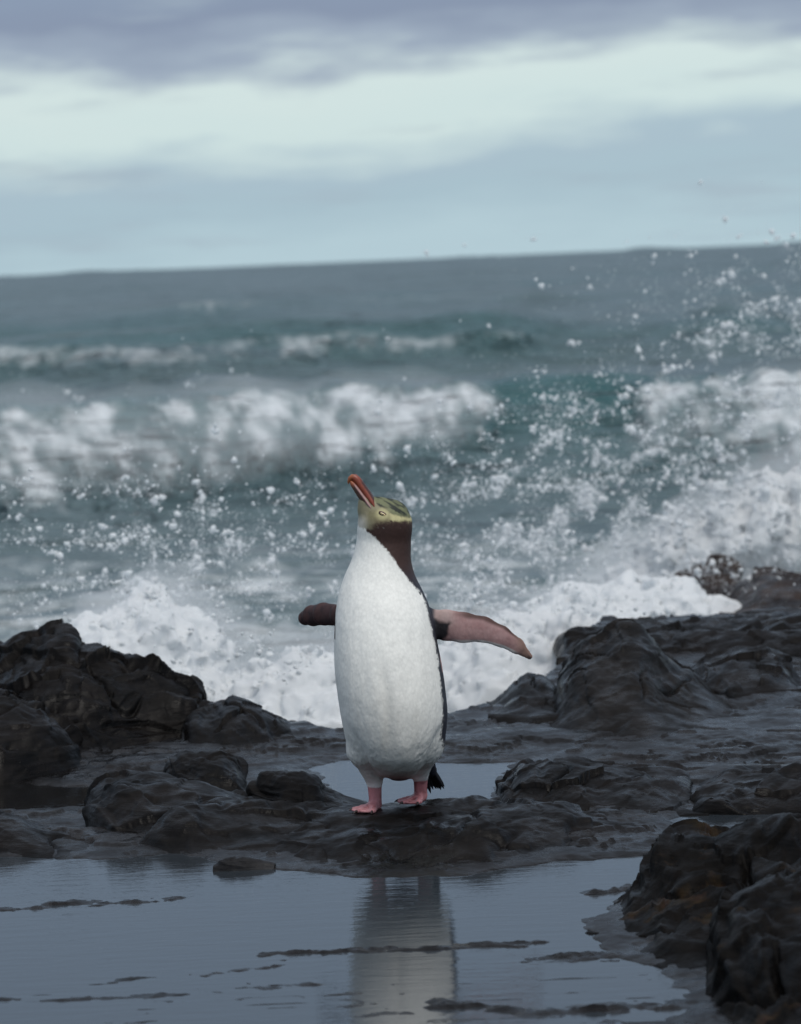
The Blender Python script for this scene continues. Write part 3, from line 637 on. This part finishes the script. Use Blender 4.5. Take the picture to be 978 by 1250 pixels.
    # head above the throat line
    hl = np.interp(px, [430, 437, 447, 500], [636, 637.5, 641, 641]) + tatter
    hw = sstep(1.5, -1.5, py - hl) * (py < 660)
    hc = np.tile(lin(134, 128, 104), (len(V), 1))                              # chin and cheek, dull straw
    hc = lay(hc, lin(186, 182, 172), sstep(620, 634, py) * sstep(452, 440, px))
    hc = lay(hc, lin(104, 98, 60), sstep(614, 622, py) * sstep(634, 626, py) * sstep(446, 452, px) * .45)
    brline = np.interp(px, [430, 446, 456, 466, 476, 500, 510], [660, 641, 637, 633, 630.5, 631.5, 633]) + tatter * .8
    hc = lay(hc, lin(96, 80, 58), sstep(-13, -2, py - brline) * sstep(446, 462, px) * .6); hc = lay(hc, BR, sstep(-4.5, 3.5, py - brline - 1.2 * tatter) * sstep(444, 460, px + tatter))
    # crown: olive with dark shafts
    bandtop = np.interp(px, [440, 456, 462, 470, 478, 490, 502], [600, 604, 612, 617, 622, 625.5, 628]) + .5 * tatter
    streak = fbm(V3((px * .87 + py * .49) * .045, yd * 45, (px * -.49 + py * .87) * .26), 2, 12)
    crown = lay(np.tile(lin(104, 108, 80), (len(V), 1)), lin(36, 42, 36), sstep(-.20, .16, streak))
    cw = sstep(1.4, -1.4, py - bandtop) * sstep(452, 458, px); hc = hc * (1 - cw[:, None]) + crown * cw[:, None]
    # pale yellow band through the eye to the nape
    bb = sstep(-1.5, 1.2, py - bandtop) * sstep(1.5, -1.2, py - (brline - .6)) * sstep(456, 463, px)
    bandw = bb * sstep(470, 480, px); ring = np.exp(-(((px - 467.5) / 8.5) ** 2 + ((py - 622.5) / 7.5) ** 2) ** 2)
    hc = lay(hc, lin(190, 183, 138), np.maximum(bandw, ring * .85) * .92)
    C = C * (1 - hw[:, None]) + hc * hw[:, None]
    # flippers
    fl = sstep(528, 534, px) * (py < 815) * (py > 735) * (np.abs(yd) < .08) * (px > cxv * S + 483 + rxv * S - 1)
    up_e = np.interp(px, [530, 560, 590, 615, 635, 652], [742, 745, 750, 761, 777, 800]); lo_e = np.interp(px, [530, 545, 560, 590, 615, 635, 650], [772, 779, 782, 781, 787, 796, 806])
    tt = (py - up_e) / np.maximum(lo_e - up_e, 2)
    pink = lay(np.tile(lin(164, 132, 130), (len(V), 1)), lin(154, 120, 118), sstep(-.3, .6, fz))
    pink = lay(pink, lin(172, 150, 146), sstep(562, 545, px) * sstep(.75, .3, tt))
    pink = lay(pink, lin(72, 48, 44), sstep(.22, .04, tt) * sstep(545, 575, px)); pink = lay(pink, lin(210, 204, 200), sstep(.88, .97, tt) * sstep(640, 625, px) * sstep(550, 558, px))
    pink = lay(pink, lin(130, 104, 94), sstep(622, 644, px)); pink = lay(pink, lin(66, 56, 54), sstep(642, 649, px) * sstep(.3, .6, tt))
    pink = lay(pink, lin(30, 28, 32), sstep(551, 546, px + 4 * fz + 12 * (tt - .6)) * sstep(.25, .45, tt + .08 * fz))
    back = yd > np.interp(px, [528, 566, 612, 650], [16 / S, 7 / S, 5 / S, 12 / S]); pink = np.where(back[:, None], DK, pink)
    C = C * (1 - fl[:, None]) + pink * fl[:, None]
    ll = ((px < 409.5) | (yd > .028)) & (px < 425) & (py < 775) & (py > 732); C = np.where(ll[:, None], lay(np.tile(lin(66, 46, 46), (len(V), 1)), lin(46, 34, 36), sstep(-.2, .4, fz)), C)
    # vent skin, undertail, legs
    vent = np.exp(-((px - 484) / 17) ** 2) * sstep(926, 946, py) * (yd < .03); C = lay(C, lin(150, 116, 112), .7 * vent)
    ut = (yd > .028) & (py > 915); C = np.where(ut[:, None], DK * .8, C)
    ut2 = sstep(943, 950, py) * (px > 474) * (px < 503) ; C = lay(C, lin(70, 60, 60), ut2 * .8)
    ankle = np.where(px < 486, 959, 953) + 1.2 * fz
    near_leg = (np.minimum(np.abs(px - 457.5), np.abs(px - 513.8)) < 60) & (yd < .06)
    cuff = sstep(-9, -4, py - ankle) * near_leg * (np.minimum(np.abs(px - 457.5), np.abs(px - 513.8)) < 12.5); C = lay(C, lin(226, 220, 216), cuff * .8)
    lw = sstep(-.8, .8, py - ankle) * near_leg
    lp = lay(np.tile(lin(190, 128, 131), (len(V), 1)), lin(142, 84, 88), sstep(-.1, .5, fz)); lp = lay(lp, lin(206, 150, 152), sstep(.012, .004, V[:, 2] - .006 + 0 * fz) * .6)
    C = C * (1 - lw[:, None]) + lp * lw[:, None]
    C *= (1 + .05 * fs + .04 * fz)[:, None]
    wet = np.clip(lw, 0, 1)
    m, nt, bs = new_mat('plumage'); g = N(nt, 'ShaderNodeTexCoord').outputs['Object']
    ca = N(nt, 'ShaderNodeAttribute', attribute_name='plumage'); la = N(nt, 'ShaderNodeAttribute', attribute_name='skin').outputs['Fac']
    vo = N(nt, 'ShaderNodeTexVoronoi'); vo.inputs['Scale'].default_value = 1; nt.links.new(mapping(nt, g, (170, 170, 95)), vo.inputs['Vector'])
    fn = noise(nt, mapping(nt, g, (520, 520, 150)), 1, 3, .6)
    sh = math_node(nt, 'ADD', math_node(nt, 'MULTIPLY', vo.outputs['Distance'], -.12), math_node(nt, 'ADD', math_node(nt, 'MULTIPLY', fn, .16), .98))
    vmul = N(nt, 'ShaderNodeVectorMath'); vmul.operation = 'SCALE'; nt.links.new(ca.outputs['Color'], vmul.inputs[0]); nt.links.new(sh, vmul.inputs[3])
    nt.links.new(vmul.outputs[0], bs.inputs['Base Color'])
    nt.links.new(math_node(nt, 'SUBTRACT', .62, math_node(nt, 'MULTIPLY', la, .2)), bs.inputs['Roughness']); bs.inputs['Specular IOR Level'].default_value = .3
    nb = bump(nt, vo.outputs['Distance'], .14, .0022); nb = bump(nt, fn, .16, .0010, nb); nb = bump(nt, noise(nt, g, 22, 3), .25, .010, nb); nt.links.new(nb, bs.inputs['Normal'])
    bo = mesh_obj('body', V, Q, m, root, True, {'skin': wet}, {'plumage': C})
    # ---- beak: two mandibles lofted along their length
    def loft(name, rings, mat, par, seg=20, cols=None):
        vv = []; cc = []
        for (c, rn, rd, nrm, cl) in rings:               # centre px,py,depth; radius along nrm; radius in depth
            nrm = np.array(nrm) / np.linalg.norm(nrm)
            for k in range(seg):
                a = 2 * math.pi * k / seg
                vv.append((X_(c[0] + nrm[0] * rn * math.cos(a)), (c[2] + rd * math.sin(a)) / S, Z_(c[1] + nrm[1] * rn * math.cos(a)))); cc.append(lin(*(cl(math.cos(a)) if callable(cl) else cl)))
        ff = []
        for i in range(len(rings) - 1):
            for k in range(seg):
                a, b = i * seg + k, i * seg + (k + 1) % seg; ff.append((a, b, b + seg, a + seg))
        o = mesh_obj(name, vv, ff, mat, par, True, None, {'plumage': np.array(cc)}); me = o.data
        return o
    bm_, bnt, bb_ = new_mat('beak_horn'); cb = N(bnt, 'ShaderNodeAttribute', attribute_name='plumage')
    gb = N(bnt, 'ShaderNodeTexCoord').outputs['Object']
    vs_ = N(bnt, 'ShaderNodeVectorMath'); vs_.operation = 'SCALE'; bnt.links.new(cb.outputs['Color'], vs_.inputs[0]); bnt.links.new(math_node(bnt, 'ADD', math_node(bnt, 'MULTIPLY', noise(bnt, gb, 160, 3), .7), .65), vs_.inputs[3])
    bnt.links.new(vs_.outputs[0], bb_.inputs['Base Color']); bb_.inputs['Roughness'].default_value = .38
    nrm = (.80, -.60)
    RED, ORG, DKR, PNK = (128, 60, 42), (142, 80, 46), (68, 38, 32), (162, 130, 126)
    upc = lambda q: RED if q < .55 else DKR
    loft('upper_beak', [((458.6, 620, 0), .6, 13.6, nrm, DKR), ((456.8, 613, -1), 2.8, 13.4, nrm, RED), ((453.2, 606.5, -2), 5.2, 11.0, nrm, upc), ((449, 600, -3), 5.4, 7.8, nrm, upc), ((444.5, 593.5, -3.5), 5.2, 6.8, nrm, upc), ((440, 587, -4), 5.0, 5.8, nrm, upc),
                    ((436, 581.5, -4.5), 5.0, 4.9, nrm, lambda q: RED), ((432.5, 578.2, -5), 4.6, 4.3, (.55, -.83), RED), ((429, 577.8, -5), 3.7, 3.6, (.1, -1), ORG), ((426.5, 580, -5), 2.7, 2.8, (-.6, -.8), ORG), ((425.3, 584, -5), 1.5, 1.6, (-.9, -.3), ORG), ((425.2, 586.5, -5), .2, .2, (-1, 0), ORG)], bm_, root)
    loc_ = lambda q: PNK if q > .15 else (DKR if q > -.45 else (96, 78, 66))
    loft('lower_beak', [((455.5, 619.5, -1), .6, 13.6, nrm, PNK), ((450.8, 612, -1.5), 3.4, 12.2, nrm, PNK), ((445.4, 606, -2), 5.0, 9.6, nrm, loc_), ((441.4, 600.8, -3), 4.9, 7.4, nrm, loc_), ((437.3, 595.2, -3.5), 4.4, 6.3, nrm, loc_), ((433.5, 590, -4), 3.8, 5.1, nrm, loc_), ((430.2, 585.5, -4.5), 3.1, 3.8, nrm, (150, 80, 50)), ((428, 582.5, -5), 1.6, 2, nrm, ORG), ((427.4, 581.6, -5), .2, .2, nrm, ORG)], bm_, root)
    # ---- eyes: eyeball with pale iris and dark pupil, set in the cheek
    def plain(name, c, rough=.4):
        mm, n2, b2 = new_mat(name); g2 = N(n2, 'ShaderNodeTexCoord').outputs['Object']
        r = ramp(n2, [(.3, tuple(np.array(lin(*c)) * .75)), (.7, tuple(np.array(lin(*c)) * 1.15))]); n2.links.new(noise(n2, g2, 300, 2), r.inputs[0])
        n2.links.new(r.outputs[0], b2.inputs['Base Color']); b2.inputs['Roughness'].default_value = rough; return mm
    M_IRIS, M_PUP, M_LID = plain('iris', (206, 186, 140), .12), plain('pupil', (30, 18, 18), .1), plain('eyelid', (70, 44, 40), .5)
    ii = int(round((X_(467.8) - lo[0]) / h)); kk = int(round((Z_(622.3) - lo[2]) / h)); colF = F[ii, :, kk]; ins = np.where(colF < 0)[0]
    for sgn, yy in ((-1, ax[1][ins[0]]), (1, ax[1][ins[-1]])):
        c0 = np.array([X_(467.8), yy, Z_(622.3)])
        tl = math.radians(-32)                            # the eye slit slopes down towards the nape
        def disc(name, rx_, rz_, depth, mat, par, seg=20, rings=6, wob=0):
            vv = []; ff = []
            for i in range(rings + 1):
                a = i / rings * math.pi / 2
                for k in range(seg):
                    t = 2 * math.pi * k / seg; u_, w_ = rx_ * math.cos(t) * math.cos(a) / S, rz_ * math.sin(t) * math.cos(a) / S
                    vv.append(c0 + np.array([u_ * math.cos(tl) - w_ * math.sin(tl), sgn * (depth * math.sin(a)) / S + sgn * wob / S, u_ * math.sin(tl) + w_ * math.cos(tl)]))
            for i in range(rings):
                for k in range(seg): a, b = i * seg + k, i * seg + (k + 1) % seg; ff.append((a, b, b + seg, a + seg))
            return mesh_obj(name, vv, ff, mat, par)
        e = disc('eye', 6.2, 2.9, 1.7, M_LID, root); tag(e, 'pale yellow eye with a dark narrow rim')
        ir = disc('iris', 4.6, 1.7, 1.8, M_IRIS, e, wob=.45); disc('pupil', 1.3, .9, .8, M_PUP, e, wob=1.6)
    # ---- claws
    M_CLAW = plain('claw_horn', (54, 40, 38), .4)
    for (hx, hy, hd) in HEELS:
        hp = np.array([X_(hx), hd - 7.0, Z_(hy)])
        for ang, ln in ((-58, .050), (-33, .066), (-6, .058)):
            d = np.array([math.sin(math.radians(ang)), -math.cos(math.radians(ang)), 0]); s_ = np.array([d[1], -d[0], 0]) * -1
            vv = []; ff = []
            for i, (t, r, zz) in enumerate(((-.004, .0030, .0052), (.003, .0026, .0050), (.007, .0017, .0040), (.010, .0004, .0022))):
                for k in range(8):
                    a = 2 * math.pi * k / 8; vv.append(hp + d * (ln + .003 + t) + s_ * r * math.cos(a) + np.array([0, 0, zz + r * math.sin(a)]))
            for i in range(3):
                for k in range(8): a, b = i * 8 + k, i * 8 + (k + 1) % 8; ff.append((a, b, b + 8, a + 8))
            mesh_obj('claw', vv, ff, M_CLAW, root)
    # ---- tail feathers: stiff dark blades in a fan
    M_TAIL = plain('tail_quill', (30, 32, 38), .5)
    r2 = np.random.default_rng(3)
    for k in range(11):
        t = k / 10 - .5; b = np.array([X_(518 + 8 * t), (66 + 8 * abs(t)) / S, Z_(938)])
        tip = np.array([X_(535 + 22 * t + r2.uniform(-2, 2)), (92 + 26 * (.5 - abs(t))) / S, Z_(983 - 9 * (t + .5) + r2.uniform(-2.5, 2.5))])
        ax_ = tip - b; L = np.linalg.norm(ax_); ax_ /= L; sd_ = np.cross(ax_, [0, 1, .3]); sd_ /= np.linalg.norm(sd_); th_ = np.cross(ax_, sd_)
        vv = []; ff = []; prof = [(0, .0040), (.25, .0054), (.6, .0050), (.85, .0034), (1, .0006)]
        for s_, w_ in prof:
            c = b + ax_ * L * s_
            for q, v_ in ((1, 0), (0, .28), (-1, 0), (0, -.28)): vv.append(c + sd_ * w_ * q + th_ * w_ * v_)
        for i in range(len(prof) - 1):
            for q in range(4): a, c_ = i * 4 + q, i * 4 + (q + 1) % 4; ff.append((a, c_, c_ + 4, a + 4))
        mesh_obj('tail_feather', vv, ff, M_TAIL, root)
make_penguin()

# ------------------------------------------------------------------ splashes and spray
m, nt, bs = new_mat('white_water'); g = N(nt, 'ShaderNodeTexCoord').outputs['Object']
r = ramp(nt, [(.3, (.78, .81, .83)), (.7, (.90, .92, .93))]); nt.links.new(noise(nt, g, 9, 5), r.inputs[0])
nt.links.new(r.outputs[0], bs.inputs['Base Color']); bs.inputs['Roughness'].default_value = .7; bs.inputs['Specular IOR Level'].default_value = .25
tr = N(nt, 'ShaderNodeBsdfTranslucent'); tr.inputs[0].default_value = (.9, .93, .94, 1)
mx = N(nt, 'ShaderNodeMixShader'); mx.inputs[0].default_value = .48
out = nt.nodes['Material Output']; nt.links.new(bs.outputs[0], mx.inputs[1]); nt.links.new(tr.outputs[0], mx.inputs[2]); nt.links.new(mx.outputs[0], out.inputs[0])
M_FOAM = m

def splash(label, poly, D, thick, h, seed, amp=.5, freq=5.0, edge=30.0):
    """White water thrown up: an iso surface of a noisy field, so that lumps, holes and loose clots come with it."""
    px = np.array([p[0] for p in poly]); py = np.array([p[1] for p in poly])
    c = PY(np.array([px.min() - edge * 2, px.max() + edge * 2]), np.array([py.max() + edge, py.min() - edge * 2.5]), D)
    lo = np.array([c[:, 0].min(), D - thick * .75, min(c[:, 2].min(), SEA)]); hi = np.array([c[:, 0].max(), D + thick * .75, c[:, 2].max()])
    n = np.maximum(4, np.ceil((hi - lo) / h).astype(int))
    X, Y, Z = np.meshgrid(*[lo[k] + h * np.arange(n[k]) for k in range(3)], indexing='ij')
    Pxz = V3(X[:, 0, :], 0 * X[:, 0, :] + D, Z[:, 0, :]); qx, qy = proj(Pxz)
    sd = poly_sdf(qx, qy, poly) / edge
    f = sd[:, None, :] + (np.abs(Y - D) / (thick * .5)) ** 2 * .9 - .35
    mk = (f > -2.2 * amp) & (f < 2.0 * amp); P3 = np.stack([X[mk], Y[mk], Z[mk]], -1).astype(np.float32)
    nsum = fbm(P3 * freq, 5, seed, gain=.60) + .35 * ridged(P3 * freq * 1.9, 4, seed + 5) - .1
    f[mk] -= amp * nsum * 1.5
    f[0] = f[-1] = 1; f[:, 0] = f[:, -1] = 1; f[:, :, 0] = f[:, :, -1] = 1
    V, Q = surface_nets(f, lo, h)
    o = mesh_obj('splash', V, Q, M_FOAM); tag(o, label, 'splash', kind='stuff'); return len(Q)
nq = 0
nq += splash('dense white splash rising behind the left boulder', [(60, 900), (90, 800), (110, 775), (150, 760), (185, 742), (210, 752), (240, 785), (262, 815), (300, 852), (330, 860), (330, 930), (60, 930)], 10.2, .5, .009, 1, .85, 8, 34)
nq += splash('low white surge between the left boulder and the penguin', [(270, 930), (285, 860), (320, 836), (360, 824), (410, 816), (450, 825), (480, 860), (480, 930)], 9.9, .5, .009, 2, .8, 8, 32)
nq += splash('white surge right of the penguin below the flipper', [(500, 920), (510, 840), (540, 812), (580, 784), (640, 768), (690, 762), (720, 780), (705, 840), (690, 900)], 10.6, .55, .0095, 3, .8, 7.5, 32)
nq += splash('white water washing over the far ledge on the right', [(640, 790), (660, 758), (720, 738), (800, 724), (860, 732), (880, 748), (800, 760), (720, 772)], 11.8, .6, .010, 4, .8, 7, 30)
nq += splash('huge white splash bursting up at the right edge', [(770, 725), (800, 690), (840, 664), (880, 640), (920, 618), (960, 600), (1010, 590), (1180, 590), (1180, 720), (1000, 690), (900, 680), (840, 700)], 14.5, .7, .0125, 5, .95, 8.5, 40)

def mist(label, poly, D, thick, h, seed, density, freq, edge, amp=.7):
    """A puff of fine airborne spray: a closed lumpy body filled with an even scattering volume."""
    mm = bpy.data.materials.new('spray_mist'); mm.use_nodes = True; n2 = mm.node_tree; n2.nodes.clear()
    pv = N(n2, 'ShaderNodeVolumePrincipled'); pv.inputs['Color'].default_value = (.97, .98, .985, 1); pv.inputs['Density'].default_value = density; pv.inputs['Anisotropy'].default_value = .1
    mo = N(n2, 'ShaderNodeOutputMaterial'); n2.links.new(pv.outputs[0], mo.inputs['Volume'])
    px = np.array([p[0] for p in poly]); py = np.array([p[1] for p in poly])
    c = PY(np.array([px.min() - edge * 2, px.max() + edge * 2]), np.array([py.max() + edge * 2, py.min() - edge * 2.5]), D)
    lo = np.array([c[:, 0].min(), D - thick * .8, c[:, 2].min()]); hi = np.array([c[:, 0].max(), D + thick * .8, c[:, 2].max()])
    n = np.maximum(4, np.ceil((hi - lo) / h).astype(int)); X, Y, Z = np.meshgrid(*[lo[k] + h * np.arange(n[k]) for k in range(3)], indexing='ij')
    qx, qy = proj(V3(X[:, 0, :], 0 * X[:, 0, :] + D, Z[:, 0, :])); f = (poly_sdf(qx, qy, poly) / edge)[:, None, :] + (np.abs(Y - D) / (thick * .5)) ** 2 * .9 - .35
    f = f - amp * 1.5 * fbm(V3(X, Y, Z) * freq, 3, seed, gain=.5)
    f[0] = f[-1] = 1; f[:, 0] = f[:, -1] = 1; f[:, :, 0] = f[:, :, -1] = 1
    V, Q = surface_nets(f, lo, h); o = mesh_obj('mist', V, Q, mm); tag(o, label, 'mist', kind='stuff')
mist('drifting white mist over the huge splash at the right edge', [(700, 740), (740, 680), (830, 625), (900, 590), (960, 560), (1100, 550), (1180, 700), (900, 680), (780, 720)], 15.6, .7, .035, 31, 1.3, 2.6, 40)
mist('drifting white mist over the left splash', [(70, 860), (100, 740), (180, 690), (250, 730), (320, 800), (430, 780), (430, 880)], 10.9, .5, .025, 32, 1.6, 4.0, 36)
mist('drifting white mist right of the penguin', [(520, 860), (560, 760), (660, 720), (780, 700), (840, 730), (700, 770), (660, 850)], 12.4, .5, .028, 33, 1.5, 3.4, 34)
mist('veil of mist blown off the crest of the near breaking wave', [(-150, 600), (-150, 490), (150, 480), (400, 462), (600, 468), (620, 500), (520, 540), (350, 570), (150, 610)], 23.7, .7, .07, 34, .45, 1.7, 30)
mist('veil of mist on the crest of the near wave at the right', [(770, 540), (790, 480), (870, 455), (1000, 440), (1150, 450), (1150, 560), (900, 560)], 23.7, .6, .07, 35, .30, 1.7, 26)

def make_spray():
    # icosahedron
    t = (1 + 5 ** .5) / 2
    iv = np.array([(-1,t,0),(1,t,0),(-1,-t,0),(1,-t,0),(0,-1,t),(0,1,t),(0,-1,-t),(0,1,-t),(t,0,-1),(t,0,1),(-t,0,-1),(-t,0,1)]) / math.sqrt(1 + t * t)
    fi = np.array([(0,11,5),(0,5,1),(0,1,7),(0,7,10),(0,10,11),(1,5,9),(5,11,4),(11,10,2),(10,7,6),(7,1,8),(3,9,4),(3,4,2),(3,2,6),(3,6,8),(3,8,9),(4,9,5),(2,4,11),(6,2,10),(8,6,7),(9,8,1)])
    ov = np.array([(1,0,0),(-1,0,0),(0,1,0),(0,-1,0),(0,0,1),(0,0,-1)], float); fo = np.array([(0,2,4),(2,1,4),(1,3,4),(3,0,4),(2,0,5),(1,2,5),(3,1,5),(0,3,5)])
    # clouds of drops: centre px, spread px, how many, size px, distance
    CL = [((190, 735), (70, 26), 900, 2.0, 10.4), ((350, 806), (60, 20), 700, 2.0, 10.0), ((620, 762), (70, 20), 800, 2.0, 10.9), ((860, 700), (80, 30), 800, 2.2, 12.8), ((160, 690), (95, 45), 900, 2.4, 11), ((110, 620), (90, 40), 420, 2.3, 12), ((300, 660), (110, 50), 800, 2.5, 11.5), ((300, 740), (90, 40), 900, 2.2, 11),
          ((380, 700), (70, 60), 500, 2.2, 11), ((560, 640), (70, 60), 500, 2.4, 12), ((640, 580), (70, 50), 900, 2.8, 13), ((600, 700), (80, 50), 800, 2.4, 11.5),
          ((700, 640), (80, 60), 1300, 2.9, 13), ((780, 590), (80, 60), 1200, 2.9, 14), ((800, 680), (90, 40), 1300, 2.5, 13), ((880, 620), (80, 60), 1200, 2.6, 14),
          ((930, 460), (60, 60), 900, 3.0, 15), ((900, 370), (60, 50), 260, 2.6, 15), ((950, 330), (40, 40), 160, 2.7, 15), ((760, 400), (80, 60), 90, 2.8, 15), ((690, 520), (90, 40), 420, 2.4, 14),
          ((250, 480), (30, 16), 60, 2.4, 20), ((100, 500), (90, 26), 160, 2.0, 20), ((730, 330), (70, 40), 16, 3, 16), ((560, 740), (60, 40), 500, 2.0, 11), ((660, 730), (60, 26), 700, 2.2, 12), ((470, 560), (300, 90), 500, 1.5, 14), ((489, 720), (420, 70), 1600, 1.4, 12)]
    VV = {0: [], 1: []}; FF = {0: [], 1: []}; cnt = {0: 0, 1: 0}
    for ci, (c, s, num, sz, Dm) in enumerate(CL):
        num = int(num * (4.2 if c[0] > 740 or c[1] > 620 else 2.4)); q = rng.normal(size=(num * 5, 2)) * np.array(s) + np.array(c)
        den = fbm(V3(q[:, 0] / 46, q[:, 1] / 36, 0 * q[:, 0] + ci * .37), 3, 91) + .55 * ridged(V3(q[:, 0] / 60, q[:, 1] / 60, 0 * q[:, 0] + 9), 3, 95) - .25; q = q[den > rng.uniform(-.10, .75, len(q))][:num]
        Dd = Dm + rng.uniform(-1.0, 1.0, len(q)); size = np.clip(.235 * sz * (1 - rng.random(len(q))) ** -.46, .45, 8.0)
        bigs = np.where(size > 3.6)[0]; ex = np.repeat(bigs, 2)   # big clots are ragged clusters
        q = np.concatenate([q, q[ex] + rng.normal(size=(len(ex), 2)) * size[ex][:, None] * .75]); Dd = np.concatenate([Dd, Dd[ex] + rng.normal(0, .01, len(ex))]); size = np.concatenate([size, size[ex] * rng.uniform(.25, .75, len(ex))])
        P = PY(q[:, 0], q[:, 1], Dd); rad = size / 2 * Dd / FPX
        ok = P[:, 2] > SEA + .05; P, rad, size = P[ok], rad[ok], size[ok]
        for kind in (0, 1):
            mk = (size > 2.6) if kind else (size <= 2.6)
            if not mk.any(): continue
            bv, bf = (iv, fi) if kind else (ov, fo); p, r_ = P[mk], rad[mk]; k = len(p)
            ax_ = rng.normal(size=(k, 3)); ax_ /= np.linalg.norm(ax_, axis=1, keepdims=True)
            st = 1 + np.abs(rng.normal(0, .28, k)); wob = 1 + .38 * rng.normal(size=(k, len(bv)))
            v = np.broadcast_to(bv, (k, len(bv), 3)) * np.clip(wob, .5, 1.6)[..., None]
            al = np.einsum('kvj,kj->kv', v, ax_); v = v + (al * (st - 1)[:, None])[..., None] * ax_[:, None, :]
            v = v * r_[:, None, None] + p[:, None, :]
            VV[kind].append(v.reshape(-1, 3)); FF[kind].append((bf[None] + (cnt[kind] + len(bv) * np.arange(k))[:, None, None]).reshape(-1, 3)); cnt[kind] += k * len(bv)
    o = mesh_obj('spray', np.concatenate(VV[1]), np.concatenate(FF[1]), M_FOAM); tag(o, 'flying white water drops and clots of spray over the sea', 'spray', kind='stuff')
    o = mesh_obj('spray_mist', np.concatenate(VV[0]), np.concatenate(FF[0]), M_FOAM); tag(o, 'fine mist of tiny spray drops over the sea', 'spray', kind='stuff')
make_spray()
print('TRIS', sum(len(o.data.polygons) * (2 if len(o.data.polygons) and o.data.polygons[0].loop_total == 4 else 1) for o in SC.objects if o.type == 'MESH'), 'splash quads', nq)
